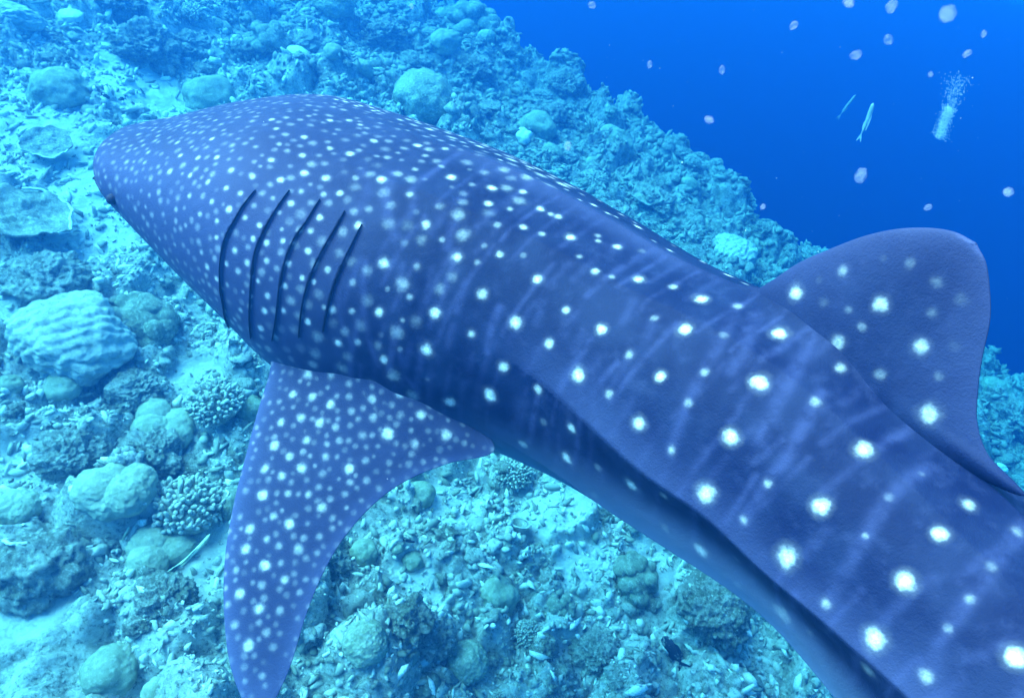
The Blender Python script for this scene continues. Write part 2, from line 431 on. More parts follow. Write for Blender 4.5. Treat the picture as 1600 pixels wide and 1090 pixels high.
BODY_STREAKS = [
    ([(0.2374, 31.7), (0.2486, 17.2), (0.2599, 7.3), (0.2709, -0.6)], 0.0155, 0.5),
    ([(0.2252, 20.4), (0.2343, 10.2), (0.2462, 4.0)], 0.013, 0.5),
    ([(0.2637, 35.1), (0.2689, 27.8)], 0.0155, 0.35),
    ([(0.2849, 38.0), (0.2899, 30.3)], 0.0154, 0.3),
    ([(0.295, 42.5), (0.3024, 30.3)], 0.0155, 0.4),
    ([(0.3115, 38.3), (0.3159, 27.9)], 0.0179, 0.45),
    ([(0.3413, 33.6), (0.3434, 26.1), (0.3492, 16.5)], 0.0177, 0.5),
    ([(0.3187, 21.9), (0.321, 14.8)], 0.0179, 0.35),
    ([(0.3376, 11.7), (0.3414, 2.6)], 0.0231, 0.35),
    ([(0.2877, 7.2), (0.2944, -0.9), (0.3033, -5.6)], 0.0157, 0.5),
    ([(0.2158, 66.1), (0.223, 57.5), (0.2354, 48.6), (0.2476, 43.0)], 0.022, 0.5),
    ([(0.2689, 63.3), (0.2785, 55.1), (0.2846, 46.8)], 0.0214, 0.45),
    ([(0.1914, 65.3), (0.2116, 55.4), (0.2138, 47.4)], 0.0221, 0.3),
    ([(0.4797, 101.6), (0.4955, 77.2), (0.5056, 58.3), (0.5094, 47.2), (0.5164, 35.0)], 0.0255, 0.45),
    ([(0.5165, 65.3), (0.5207, 55.1), (0.5253, 44.0), (0.5284, 35.5), (0.5294, 24.7), (0.531, 6.8)], 0.0222, 0.5),
    ([(0.5603, 75.3), (0.5624, 52.3), (0.5677, 35.7), (0.5717, 21.2), (0.5737, 5.1)], 0.0221, 0.4),
    ([(0.5892, 87.1), (0.5962, 62.0), (0.6003, 47.5), (0.6031, 34.5), (0.609, 16.9)], 0.0206, 0.4),
    ([(0.4649, 77.9), (0.4791, 59.9), (0.4823, 51.9)], 0.0272, 0.4),
    ([(0.4534, 78.7), (0.4651, 61.9), (0.4734, 45.2), (0.4778, 32.4), (0.4859, 13.6)], 0.0232, 0.4),
    ([(0.3858, 44.6), (0.3888, 34.9)], 0.0245, 0.3),
    ([(0.4289, 55.1), (0.4352, 46.0)], 0.0234, 0.25),
    ([(0.434, 38.3), (0.4376, 25.4)], 0.0207, 0.25),
    ([(0.386, 3.5), (0.3812, -17.3), (0.3686, -17.9)], 0.0353, 0.3),
    ([(0.3826, 27.4), (0.3785, 14.9)], 0.0197, 0.3),
    ([(0.2435, 58.5), (0.2489, 51.3)], 0.0187, 0.3),
    ([(0.3647, 42.2), (0.3694, 33.5)], 0.02, 0.3),
    ([(0.4001, 38.2), (0.4023, 31.4)], 0.0241, 0.3),
    ([(0.4105, 58.2), (0.4153, 49.3)], 0.024, 0.25),
    ([(0.4188, 31.7), (0.4218, 23.7)], 0.0236, 0.25),
]
PECT_LEAD = [
    (-0.2, -0.3), (-0.155, -0.124), (-0.091, 0.011), (-0.046, 0.189), (0.009, 0.384), (0.073, 0.593),
    (0.15, 0.783), (0.248, 0.952), (0.363, 1.103), (0.476, 1.198), (0.572, 1.25),
]
PECT_TRAIL = [
    (0.5, -0.22), (0.78, -0.15), (0.979, -0.035), (0.821, 0.095), (0.698, 0.217), (0.615, 0.349),
    (0.562, 0.506), (0.543, 0.663), (0.554, 0.84), (0.591, 1.058), (0.589, 1.243),
]
DORSAL_LEAD = [
    (0.425, 0.42), (0.444, 0.55), (0.456, 0.672), (0.4662, 0.791), (0.4773, 0.885), (0.4879, 0.966),
    (0.4986, 1.028), (0.5096, 1.071), (0.5187, 1.091), (0.5263, 1.089),
]
DORSAL_TRAIL = [
    (0.5591, 0.493), (0.5835, 0.559), (0.5684, 0.592), (0.5596, 0.653), (0.5541, 0.733), (0.5497, 0.814),
    (0.545, 0.921), (0.5393, 0.997), (0.5338, 1.053), (0.5285, 1.082),
]
SAND_SPOTS = [
    (-5.12, 2.76, 0.91), (-5.15, 1.36, 0.69), (-4.63, 0.96, 0.54), (-3.3, 0.83, 0.53), (-3.91, 1.07, 0.46), (-4.32, 0.98, 0.53),
    (-3.48, 1.22, 0.35), (0.37, -0.39, 0.35), (0.37, -0.7, 0.31), (-0.29, -1.46, 0.42), (1.24, 1.37, 0.45), (1.97, 2.07, 0.55),
    (2.97, 2.3, 0.4), (-1.25, -0.91, 0.31), (-1.25, 0.57, 0.24), (2.43, 1.83, 0.39), (1.58, 0.48, 0.35), (0.82, -0.49, 0.2),
    (-5.29, 1.99, 0.36), (-2.4, 1.66, 0.28), (-2.87, -0.04, 0.54), (2.83, 1.0, 0.29),
]
CORALS = [
    ('lobed', -0.97, 0.08, 0.261), ('finger', -0.78, 0.46, 0.213), ('dome', -0.66, 0.73, 0.164), ('slab', -2.0, -0.06, 0.456),
    ('lumpy', -1.98, 0.57, 0.316), ('lobed', -0.44, -0.66, 0.29), ('finger', -0.13, -0.32, 0.254), ('cup', 0.06, -0.05, 0.139),
    ('lobed', -0.0, -0.65, 0.237), ('cup_rock', -0.44, -1.28, 0.285), ('dome', 0.48, -1.34, 0.204), ('rock', 0.39, -0.88, 0.186),
    ('dome', 1.1, 0.41, 0.136), ('dome', 1.01, 1.23, 0.168), ('finger', 1.46, 2.16, 0.167), ('dome', 2.06, 1.05, 0.209),
    ('brain', 2.23, 0.42, 0.166), ('rock', 1.79, 0.13, 0.175), ('rock', 1.96, 0.29, 0.165), ('finger', 2.47, 0.94, 0.104),
    ('sponge', 2.02, 1.47, 0.072), ('vase', 1.86, 1.66, 0.104), ('lumpy', 2.93, 2.04, 0.24), ('rock', 3.66, 2.1, 0.309),
    ('brain', -3.25, 6.11, 0.482), ('dome', -2.05, 7.59, 0.353), ('white', -2.92, 6.27, 0.104), ('white', -1.95, 7.07, 0.148),
    ('stick', -1.54, 8.63, 0.186), ('slab', 1.65, 7.71, 0.35), ('table', 0.08, 7.56, 0.229), ('dome', -1.02, 8.45, 0.386),
    ('dome', -5.3, 1.83, 0.377), ('dome', -4.97, 3.63, 0.419), ('oval', -6.88, 2.92, 0.22), ('rock', -5.98, 3.38, 0.401),
    ('mushroom', -5.04, 5.2, 0.174), ('white', -6.76, 5.01, 0.142), ('table', -4.49, 1.2, 0.242), ('table', -3.52, 0.42, 0.388),
    ('rock', -2.85, 0.21, 0.364), ('slab', -6.67, 2.08, 0.337), ('white', -6.31, 5.74, 0.108), ('rock', 0.32, 9.21, 0.187),
    ('rock', 0.54, 9.1, 0.162), ('dome', 5.84, 9.35, 0.287), ('rock', 6.02, 8.46, 0.317), ('rock', 6.18, 9.31, 0.241),
    ('lumpy', -4.74, 9.15, 0.532), ('dome', -4.32, 2.86, 0.184), ('rock', 0.22, 7.73, 0.315), ('rock', -2.56, 9.23, 0.323),
    ('rock', 0.1, 6.43, 0.247), ('rock', 0.02, 8.1, 0.217), ('rock', -0.76, -0.17, 0.242), ('lobed', -0.96, -1.14, 0.202),
    ('rock', -1.15, -0.62, 0.245), ('dome', -1.68, -0.35, 0.168), ('rock', -1.39, 0.09, 0.219), ('dome', -1.93, -0.64, 0.118),
    ('lumpy', 2.55, 1.32, 0.142), ('rock', 0.92, 0.19, 0.168), ('rock', 3.01, 1.24, 0.201), ('rock', -0.29, 1.08, 0.126),
    ('brain', 1.71, -0.24, 0.161), ('dome', 1.42, 0.65, 0.102), ('rock', 2.86, 0.84, 0.172), ('finger', 0.1, 9.39, 0.142),
    ('white', -3.7, 1.4, 0.066), ('rock', 1.76, 8.96, 0.203), ('finger', -0.64, 7.27, 0.145), ('dome', -1.52, 7.24, 0.19),
    ('rock', 0.34, 10.55, 0.255), ('rock', -3.55, 7.76, 0.306), ('dome', -4.14, 7.59, 0.286), ('rock', -5.01, 7.07, 0.36),
    ('brain', -5.62, 6.47, 0.335), ('dome', -4.21, 5.66, 0.213), ('lumpy', -5.62, 5.16, 0.336), ('rock', -6.82, 3.58, 0.337),
    ('rock', -6.0, 4.1, 0.24), ('rock', -4.03, 3.29, 0.24),
]
CORAL_LABELS = [
    'smooth kidney shaped boulder coral curled around a folded inner lobe',
    'pale finger coral tucked behind the smooth kidney shaped coral',
    'round smooth coral half hidden by the leading edge of the spotted fin',
    'big bleached ridged coral slab lying tilted at the left',
    'shaded knobbly coral on the right of the bleached ridged slab',
    'large boulder coral with several rounded heads, left of the round finger coral',
    'wide pale finger coral between the large boulder coral and the spotted fin',
    "dark cup coral with a bright rim against the fin's leading edge",
    'lobed grey coral just below the large boulder coral',
    'rock at lower left crowned by a bright cyan curved rim',
    'smooth egg shaped coral by the lower left edge of the picture',
    'rough rock between the egg shaped coral and the slender fish',
    "small smooth grey knob coral right behind the pectoral fin's middle",
    "dark smooth knob coral tucked under the fin's trailing edge",
    'dark finger coral right at the meeting of fin tip and flank',
    'tall pale topped dome coral standing alone over its own shadow',
    'round pitted brain coral near the bottom centre',
    'pale crumbly rock near the bottom, left one of two touching',
    'darker crumbly rock near the bottom, right one of two touching',
    'little dark finger coral above the bottom centre brain coral',
    'pale tube sponge cluster standing just above the tall dome coral',
    'small vase sponge with pale ring lip up from the tube sponge',
    "knobbly stubby lobed coral close under the shark's lower flank",
    "large broken rock by the lower edge, close beneath the shark's belly",
    "large textured brain coral just above the shark's back",
    "round coral beyond the middle of the shark's back, left of the spiky coral",
    "small bright white coral touching the outline of the shark's back",
    'bright white crusty coral beyond the back, right of the smaller white one',
    'pale spiky coral standing on the reef crest behind the shark',
    'bright encrusted slab beyond the dip before the dorsal fin',
    "layered plate coral on the slope behind the shark's back",
    'broad dome coral on the crest next to the spiky coral',
    'dark smooth dome coral at the left edge of the bright sand',
    "dark boulder coral above the shark's snout, right of bright sand",
    'pale oval coral at the top left corner area',
    'wide low crusty rock near the top, above the bright sand',
    "bright topped mushroom coral high above the shark's head",
    'small bright white coral at the top edge above the head',
    "dark plate coral with bright rim just left of the shark's snout",
    'big plate coral with a curved white rim at the left, below the snout',
    'rough dark rock in front of the big white rimmed plate',
    'bright pale slab of coral in the upper left corner',
    'tiny white coral lump near the top, left of the mushroom coral',
    'small rock on the right end of the crest above the drop off',
    'small rock on the crest just below another, before open water',
    'rounded coral on the far slope right behind the dorsal fin',
    'rough rock on the far slope below the dome, behind the dorsal fin',
    'rough rock at the right edge of the far slope',
    'hazy knobbly coral on the far reef near the top centre',
    'small dome coral in the sand between the dark dome and dark boulder',
    'rock on the slope beyond the back, beside the layered plate coral',
    'hazy rock on the far crest line near open water',
    "rock showing right over the outline of the shark's back",
    'rock on the crest behind the layered plate coral',
    'rock between the slab and the large boulder coral',
    'small lobed coral at the left picture edge, lower half',
    'rock left of the large boulder coral, upper neighbour of rubble',
    'small dome coral left of the rock under the bleached slab',
    'rough rock just under the bleached ridged slab',
    'low dome coral at the left picture edge, middle height',
    'small knobbly coral lower left of the stubby lobed coral',
    "rock in the deep shade behind the fin's lower trailing edge",
    "low rock on the right of the tall dome coral's shadow",
    'small rock by the gill end of the belly outline',
    'brain coral on the bottom edge right of the fin tip',
    'small dome coral on rubble left of the tall dome coral',
    'broken rock at the bottom edge right of the pitted brain coral',
    'small finger coral on the far right end of the crest',
    'tiny white coral on the sand right under the snout',
    'rock low on the far slope before the dorsal fin',
    "small finger coral over the shark's back in the haze",
    "small dome coral over the shark's back beside the spiky coral",
    'rock at the outer end of the crest, nearest the open water',
    'hazy rock above the large textured brain coral',
    'hazy dome coral above the large textured brain coral',
    'big hazy rock high on the reef above the head',
    'hazy brain coral near the top edge above the head',
    'hazy small dome coral between head and top edge',
    'dark knobbly coral at the top, right of the mushroom coral',
    'dark rock at the top edge on the left',
    'crusty rock near the top, right of the wide low one',
    "rock on the reef just above the shark's forehead",
]
MARKS_SHORT = {0: 'the kidney shaped coral', 3: 'the bleached ridged slab', 5: 'the large boulder coral', 6: 'the wide finger coral',
               8: 'the lobed grey coral', 9: 'the bright rimmed rock', 10: 'the egg shaped coral', 12: 'the grey knob behind the fin',
               13: 'the dark knob under the fin', 14: 'the dark finger coral', 15: 'the tall dome coral', 16: 'the pitted brain coral',
               17: 'the two touching rocks', 22: 'the stubby lobed coral', 23: 'the large broken rock', 24: 'the textured brain coral',
               25: 'the round coral past the back', 28: 'the pale spiky coral', 29: 'the bright encrusted slab',
               30: 'the layered plate coral', 32: 'the dark smooth dome', 33: 'the dark boulder coral', 34: 'the pale oval coral',
               35: 'the wide low crusty rock', 36: 'the mushroom coral', 38: 'the plate by the snout', 39: 'the white rimmed plate coral',
               41: 'the pale corner slab', 43: 'the end of the crest', 45: 'the dome behind the dorsal fin', 48: 'the hazy knobbly coral'}

# ---------------------------------------------------------------- the reef slope
REEF_P = np.array([0.12, -1.85, -3.26])
REEF_N = np.array([0.221, -0.133, 0.966])
SAND = [(x, y, r * (0.75 if x > -1 else 1.0)) for x, y, r in SAND_SPOTS]


def edge_y(x):
    return 9.6 + 0.55 * noise2(x, x * 0, 2.3, 5) + 0.35 * noise2(x, x * 0, 0.9, 6) + 0.02 * np.clip(x + 2, 0, 50)


def sand_mask(x, y):
    m = np.zeros_like(x)
    w = 0.35 * noise2(x, y, 0.9, 11) + 0.2 * noise2(x, y, 0.35, 12)
    for sx, sy, r in SAND:
        d = np.hypot(x - sx, y - sy) / r + w
        m = np.maximum(m, 1 - sstep(0.6, 1.15, d))
    return m


def lumps(x, y, s, seed, cut):
    d, r = worley2(x, y, s, seed)
    k = np.clip((r - cut) / (1 - cut), 0, 1)
    rad = 0.30 + 0.22 * r
    return np.where(r > cut, np.sqrt(np.clip(1 - (d / rad) ** 2, 0, 1)) * rad * s * (0.5 + 0.7 * k), 0)


def reef_height(x, y):
    x = np.asarray(x, float)
    y = np.asarray(y, float)
    z = REEF_P[2] - (REEF_N[0] * (x - REEF_P[0]) + REEF_N[1] * (y - REEF_P[1])) / REEF_N[2]
    # the plane does not go on for ever: level it off far out, drop behind the camera
    far = np.hypot(x, y - 3)
    z = np.where(z > -0.2, -0.2 + (z + 0.2) * 0.25, z)
    z = np.maximum(z, -7.5 - 0.04 * far)
    s = sand_mask(x, y)
    rough = 1 - 0.72 * s
    # domain warp keeps the lumps from looking round
    wx = x + 0.12 * noise2(x, y, 0.5, 21) + 0.04 * noise2(x, y, 0.16, 23)
    wy = y + 0.12 * noise2(x, y, 0.5, 22) + 0.04 * noise2(x, y, 0.16, 24)
    z = z + 0.30 * noise2(x, y, 2.6, 1) + 0.16 * noise2(x, y, 1.1, 2)
    h = 0.10 * noise2(wx, wy, 0.45, 3) + 0.060 * noise2(wx, wy, 0.2, 4)
    h = h + 0.040 * (0.5 - np.abs(noise2(wx, wy, 0.13, 7))) + 0.020 * noise2(x, y, 0.07, 8)
    h = h + lumps(wx, wy, 0.75, 31, 0.60) * 0.8
    h = h + lumps(wx + 7, wy, 0.34, 32, 0.45) * 0.8
    h = h + lumps(wx, wy + 3, 0.17, 33, 0.30) * 0.7
    h = h + lumps(wx + 1, wy + 3, 0.085, 34, 0.2) * 0.6
    z = z + h * rough - 0.03 * s + 0.012 * noise2(x, y, 0.1, 9) * s
    e = edge_y(x) + 0.5 * noise2(x, y, 0.8, 41)
    t = np.maximum(y - e, 0)
    z = z - 1.15 * t * t / (t + 0.8)
    z = np.where(t > 0, z + 0.35 * noise2(x, y, 1.4, 42) * np.minimum(t, 1) , z)
    return np.maximum(z, -38.0 + 1.5 * noise2(x, y, 9.0, 43))


def spaced(lo, hi, step, far, grow=1.13):
    core = list(np.arange(lo, hi, step))
    a, s = core[0], step
    left = []
    while a > -far:
        s *= grow
        a -= s
        left.append(a)
    b, s = core[-1], step
    right = []
    while b < far:
        s *= grow
        b += s
        right.append(b)
    return np.array(left[::-1] + core + right)


def reef_material():
    m = N('reef_rock_and_sand')
    sand = m.attr('sand')
    n1 = m.noise(1.6, 6, 0.65)
    n2 = m.noise(6.0, 6, 0.75)
    n3 = m.noise(26.0, 6, 0.8)
    pits = m.voro(30.0).outputs['Distance']
    c = m.mix(m.rng(n1, 0.35, 0.65), (0.36, 0.35, 0.29), (0.55, 0.53, 0.46))
    c = m.mix(m.rng(n2, 0.42, 0.60, 0.0, 0.9), c, (0.70, 0.68, 0.61))
    c = m.mix(m.rng(n3, 0.53, 0.60, 0.0, 0.85), c, (0.80, 0.78, 0.72))
    c = m.mix(m.rng(n3, 0.46, 0.38, 0.0, 0.8), c, (0.14, 0.15, 0.12))
    c = m.mix(m.math('MULTIPLY', m.attr('turf_and_dimming'), m.rng(n2, 0.30, 0.60, 1.0, 0.35)), c, (0.13, 0.14, 0.11))  # far ground darkened: algae, and dimmer light painted into the colour
    c = m.mix(m.rng(m.noise(3.1, 3, 0.5), 0.60, 0.72, 0.0, 0.4), c, (0.28, 0.16, 0.18))
    sc = m.mix(m.rng(n3, 0.54, 0.62, 0.0, 0.6), (0.80, 0.78, 0.72), (0.50, 0.48, 0.42))
    c = m.mix(m.math('MULTIPLY', sand, 0.92), c, sc)
    b = m.bump(n2, 0.06, 0.8)
    b = m.bump(n3, 0.045, 1.0, b)
    b = m.bump(pits, 0.02, 0.6, b)
    b = m.bump(m.noise(110.0, 3, 0.7), 0.008, 0.9, b)
    return m.done(c, 0.9, b, 0.1)


def build_reef():
    xs = spaced(-8.2, 7.6, 0.026, 84.0)
    ys = spaced(-1.2, 10.8, 0.028, 86.0)
    ys = ys[ys < 100]
    X, Y = np.meshgrid(xs, ys, indexing='ij')
    Z = reef_height(X, Y)
    v = np.stack([X, Y, Z], -1).reshape(-1, 3)
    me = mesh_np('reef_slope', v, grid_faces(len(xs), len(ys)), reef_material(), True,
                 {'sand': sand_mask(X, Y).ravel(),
                  'turf_and_dimming': (0.95 * sstep(3.0, 8.0, Y + 0.8 * noise2(X, Y, 1.5, 91))).ravel()})  # grows with distance: algae turf plus the far reef's weaker light, as colour
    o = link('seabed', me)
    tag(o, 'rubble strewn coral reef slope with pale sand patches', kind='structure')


build_reef()


def reef_normal(x, y, e=0.25):
    hx = reef_height(np.array([x + e, x - e]), np.array([y, y]))
    hy = reef_height(np.array([x, x]), np.array([y + e, y - e]))
    n = Vector((-(hx[0] - hx[1]) / (2 * e), -(hy[0] - hy[1]) / (2 * e), 1.0))
    return n.normalized()


def smooth_z(x, y, r=0.15):
    a = np.linspace(0, 2 * math.pi, 8, endpoint=False)
    z = reef_height(x + r * np.cos(a), y + r * np.sin(a))
    return float(np.median(z))


# fist sized crusty stones between the larger ones, thousands of them, one joined mesh
def build_stones():
    bm = bmesh.new()
    bmesh.ops.create_icosphere(bm, subdivisions=2, radius=1.0)
    iv = np.array([q.co[:] for q in bm.verts])
    fi = np.array([[q.index for q in f.verts] for f in bm.faces])
    bm.free()
    n = 7500
    x = rng.uniform(-7.5, 7.5, n * 3)
    y = rng.uniform(-1.2, 10.6, n * 3)
    keep = (rng.random(n * 3) < np.clip(1.15 - 0.06 * (y + 1.2), 0.3, 1)) & (rng.random(n * 3) > 1.05 * sand_mask(x, y)) \
        & (noise2(x, y, 0.8, 71) + rng.normal(0, .2, n * 3) > -0.1)
    x, y = x[keep][:n], y[keep][:n]
    n = len(x)
    s = 0.022 + 0.050 * rng.random(n) ** 2.8
    s *= 1 + 0.05 * np.clip(y, 0, 10)
    sd = rng.uniform(0, 90, (n, 1, 1))
    q = iv[None] * 1.5 + sd
    k = 1 + 0.85 * noise3(q, 5) + 0.65 * noise3(q * 2.9, 6)
    P = iv[None] * k[..., None] * rng.uniform(0.65, 1.35, (n, 1, 3)) * s[:, None, None]
    P[..., 2] *= 0.8
    P += np.stack([x, y, reef_height(x, y) - s * 0.05], -1)[:, None]
    F = (fi[None] + (np.arange(n) * len(iv))[:, None, None]).reshape(-1, 3)
    m = N('crusty_stone')
    tone = m.attr('tone')
    c0 = m.mix(tone, (0.24, 0.24, 0.19), (0.76, 0.74, 0.68))
    c0 = m.mix(m.rng(m.noise(30, 4, .7), 0.5, 0.66, 0, 0.8), c0, (0.10, 0.11, 0.08))
    c0 = m.mix(m.rng(m.noise(55, 4, .7), 0.54, 0.66, 0, 0.8), c0, (0.68, 0.66, 0.60))
    b = m.bump(m.noise(45, 5, .8), 0.03)
    mat = m.done(c0, 0.9, b, 0.1)
    me = mesh_np('stones', P.reshape(-1, 3), F, mat, False, {'tone': np.repeat(rng.random(n) * (1 - 0.85 * sstep(3.5, 8.0, y)), len(iv))})  # tone falls off with distance, painting in the far reef's weaker light
    tag(link('reef_stones', me), 'fist sized crusty stones strewn over the reef slope', kind='stuff')


build_stones()


# loose rubble nobody could count: tens of thousands of small broken pieces, one joined mesh
def build_rubble():
    phi = (1 + 5 ** 0.5) / 2
    ico = np.array([(-1, phi, 0), (1, phi, 0), (-1, -phi, 0), (1, -phi, 0), (0, -1, phi), (0, 1, phi), (0, -1, -phi),
                    (0, 1, -phi), (phi, 0, -1), (phi, 0, 1), (-phi, 0, -1), (-phi, 0, 1)]) / 1.9
    fc = np.array([(0, 11, 5), (0, 5, 1), (0, 1, 7), (0, 7, 10), (0, 10, 11), (1, 5, 9), (5, 11, 4), (11, 10, 2),
                   (10, 7, 6), (7, 1, 8), (3, 9, 4), (3, 4, 2), (3, 2, 6), (3, 6, 8), (3, 8, 9), (4, 9, 5), (2, 4, 11),
                   (6, 2, 10), (8, 6, 7), (9, 8, 1)])
    n = 60000
    # denser towards the near part of the slope
    x = rng.uniform(-7.5, 7.5, n * 2)
    y = rng.uniform(-1.2, 10.4, n * 2)
    keep = (rng.random(n * 2) < np.clip(1.15 - 0.085 * (y + 1.2), 0.2, 1)) & \
           (rng.random(n * 2) > 0.45 * sand_mask(x, y)) & (noise2(x, y, 0.6, 61) + rng.normal(0, .25, n * 2) > -0.15)
    x, y = x[keep][:n], y[keep][:n]
    n = len(x)
    z = reef_height(x, y)
    s = 0.009 + 0.032 * rng.random(n) ** 3.5
    s *= 1 + 0.05 * np.clip(y, 0, 10)
    ax = rng.uniform(0.40, 1.1, (n, 3))
    ax[:, 0] = rng.uniform(1.0, 2.6, n)
    q = rng.normal(size=(n, 4))
    q /= np.linalg.norm(q, axis=1)[:, None]
    w_, a, b, c = q.T
    R = np.stack([1 - 2 * (b * b + c * c), 2 * (a * b - c * w_), 2 * (a * c + b * w_),
                  2 * (a * b + c * w_), 1 - 2 * (a * a + c * c), 2 * (b * c - a * w_),
                  2 * (a * c - b * w_), 2 * (b * c + a * w_), 1 - 2 * (a * a + b * b)], -1).reshape(n, 3, 3)
    P = ico[None] * (1 + 0.33 * rng.normal(size=(n, 12, 1)).clip(-1.5, 1.5))
    P = P * ax[:, None, :] * s[:, None, None]
    P = np.einsum('nij,nkj->nki', R, P)
    P += np.stack([x, y, z + s * 0.25], -1)[:, None, :]
    F = (fc[None] + (np.arange(n) * 12)[:, None, None]).reshape(-1, 3)
    m = N('coral_rubble')
    tone = m.attr('tone')
    c0 = m.mix(m.rng(tone, 0.0, 1.0, 0, 1, False), (0.24, 0.24, 0.19), (0.84, 0.82, 0.76))
    c0 = m.mix(m.rng(m.noise(60, 3), 0.45, 0.7, 0, 0.5), c0, (0.20, 0.20, 0.16))
    mat = m.done(c0, 0.9, m.bump(m.noise(120, 3), 0.006), 0.1)
    me = mesh_np('rubble', P.reshape(-1, 3), F, mat, False, {'tone': np.repeat(rng.random(n) ** 1.3 * (1 - 0.85 * sstep(3.5, 8.0, y)), 12)})  # far pieces toned darker too, the dimmer light put into their colour
    o = link('coral_rubble', me)
    tag(o, 'loose broken coral rubble covering the reef slope', kind='stuff')


build_rubble()

SKIN_DARK = (0.0022, 0.0058, 0.030)
SKIN_MID = (0.0070, 0.0125, 0.043)
SKIN_BELLY_BOUNCE = (0.16, 0.22, 0.34)  # pale belly, also painted up the lower flank as light bounced off the reef
SKIN_PALE = (0.050, 0.060, 0.140)
SKIN_STREAK = (0.036, 0.043, 0.115)

# ---------------------------------------------------------------- the whale shark
SL = 7.0                                   # body length in metres; u runs 0 (snout) to 1 (tail)
# stations: u, half width, half height, lift of the section's centre
STN = np.array([
    (0.006, 0.215, 0.105, 0.098),
    (0.009, 0.262, 0.128, 0.098),
    (0.014, 0.325, 0.150, 0.096),
    (0.030, 0.437, 0.214, 0.088),
    (0.070, 0.649, 0.378, 0.083),
    (0.120, 0.817, 0.536, 0.059),
    (0.160, 0.874, 0.618, -0.016),
    (0.200, 0.880, 0.657, -0.060),
    (0.250, 0.841, 0.677, -0.077),
    (0.300, 0.776, 0.659, -0.074),
    (0.350, 0.675, 0.606, -0.041),
    (0.400, 0.603, 0.562, -0.012),
    (0.450, 0.564, 0.539, 0.044),
    (0.500, 0.501, 0.493, 0.092),
    (0.550, 0.430, 0.416, 0.116),
    (0.600, 0.390, 0.390, 0.092),
    (0.660, 0.355, 0.355, 0.070),
    (0.730, 0.280, 0.270, 0.070),
    (0.800, 0.190, 0.180, 0.085),
    (0.860, 0.125, 0.110, 0.105),
    (0.900, 0.095, 0.085, 0.120),
    (0.940, 0.060, 0.070, 0.140)])


def spine(u):
    u = np.asarray(u, float)
    lin = np.maximum(u - .66, 0)
    qq = np.minimum(u, .66) - .3
    y = SL * (-1.235 * qq * qq)
    y = np.where(u > .66, SL * (-1.235 * (.36 ** 2)) - 1.235 * 2 * .36 * SL * lin * np.exp(-lin * 1.2), y)
    z = .0593 * (u - .3) ** 2 * SL
    return np.stack([u * SL, y, z], -1)


def frames(u):
    u = np.asarray(u, float)
    e = spine(u + .004) - spine(u - .004)
    T = e / np.linalg.norm(e, axis=-1, keepdims=True)
    Z = np.zeros_like(T)
    Z[..., 2] = 1
    Nn = np.cross(T, Z)
    Nn /= np.linalg.norm(Nn, axis=-1, keepdims=True)
    V = np.cross(Nn, T)
    return spine(u), T, Nn, V


def wrap(a):
    return (a + math.pi) % (2 * math.pi) - math.pi


def ridge_angle(u):
    """angle of the main lateral keel on the left flank (0 = level, 90 up)"""
    return np.radians(crom(KEEL_U, KEEL_A, u))


def section_gain(u, ph):
    """radius factor that puts the lengthwise keels on the round section"""
    g = np.ones_like(u)
    on = sstep(0.34, 0.50, u)
    d0 = wrap(ph - math.pi / 2)
    g = g + 0.045 * np.exp(-np.abs(d0) / 0.10) * sstep(0.12, 0.3, u)
    for side in (0, 1):
        p = ph if side == 0 else wrap(math.pi - ph)
        k = ridge_angle(u)
        d = wrap(p - k)
        # sharp keel, hollow under it
        g = g + on * (0.075 * np.exp(-np.abs(d) / 0.16) - 0.045 * np.exp(-((d + 0.30) / 0.20) ** 2))
        d2 = wrap(p - (k - 0.72))
        g = g + on * 0.05 * np.exp(-np.abs(d2) / 0.13)
        d3 = wrap(p - np.radians(62))
        g = g + sstep(0.10, 0.25, u) * 0.022 * np.exp(-np.abs(d3) / 0.12)
    return g


def body_point(u, ph, extra=0.0):
    u = np.asarray(u, float)
    ph = np.asarray(ph, float)
    a = crom(STN[:, 0], STN[:, 1], u)
    h = crom(STN[:, 0], STN[:, 2], u)
    o = crom(STN[:, 0], STN[:, 3], u)
    c, T, Nn, V = frames(u)
    g = section_gain(u, ph)
    ex = 2.0 / (2.0 + 0.35 * (1 - sstep(0.1, 0.35, u)))
    cs, sn = np.cos(ph), np.sin(ph)
    X = np.sign(cs) * np.abs(cs) ** ex * a * g
    Y = np.sign(sn) * np.abs(sn) ** ex * h * g
    # slow folds of skin
    X = X * (1 + 0.006 * np.sin(u * 160 + 3 * sn) * sstep(0.2, 0.3, u) * (1 - sstep(0.33, 0.42, u)))
    r = np.hypot(X, Y) + 1e-9
    X = X + X / r * extra
    Y = Y + Y / r * extra
    return c + Nn * X[..., None] + V * (o + Y)[..., None]


def body_grid():
    u = np.unique(np.concatenate([np.linspace(0.006, 0.02, 14), np.linspace(0.02, 0.70, 620), np.linspace(0.70, 0.94, 60)]))
    ph = np.concatenate([np.linspace(-math.pi * 0.5, math.pi * 0.78, 330), np.linspace(math.pi * 0.78, math.pi * 1.5, 62)[1:-1]])
    return u, ph


PECT = {}


def pect_frame(side=1):
    c, T, Nn, V = frames(np.array(0.19))
    a, h = 0.92, 0.68
    if side < 0:
        Nn = -Nn
    O = c + Nn * a * .91 - V * h * .50
    be = math.radians(PECT_DROOP)
    w = Nn * math.cos(be) - V * math.sin(be)
    n = V * math.cos(be) + Nn * math.sin(be)
    return O, T, w, n


def pect_point(s, t, side=1, lift=0.0):
    """s back along the body, t out along the fin"""
    O, T, w, n = pect_frame(side)
    s = np.asarray(s, float)
    t = np.asarray(t, float)
    camber = -0.0 * t
    return O + T * s[..., None] + w * t[..., None] + n * (np.asarray(lift, float) + camber)[..., None]


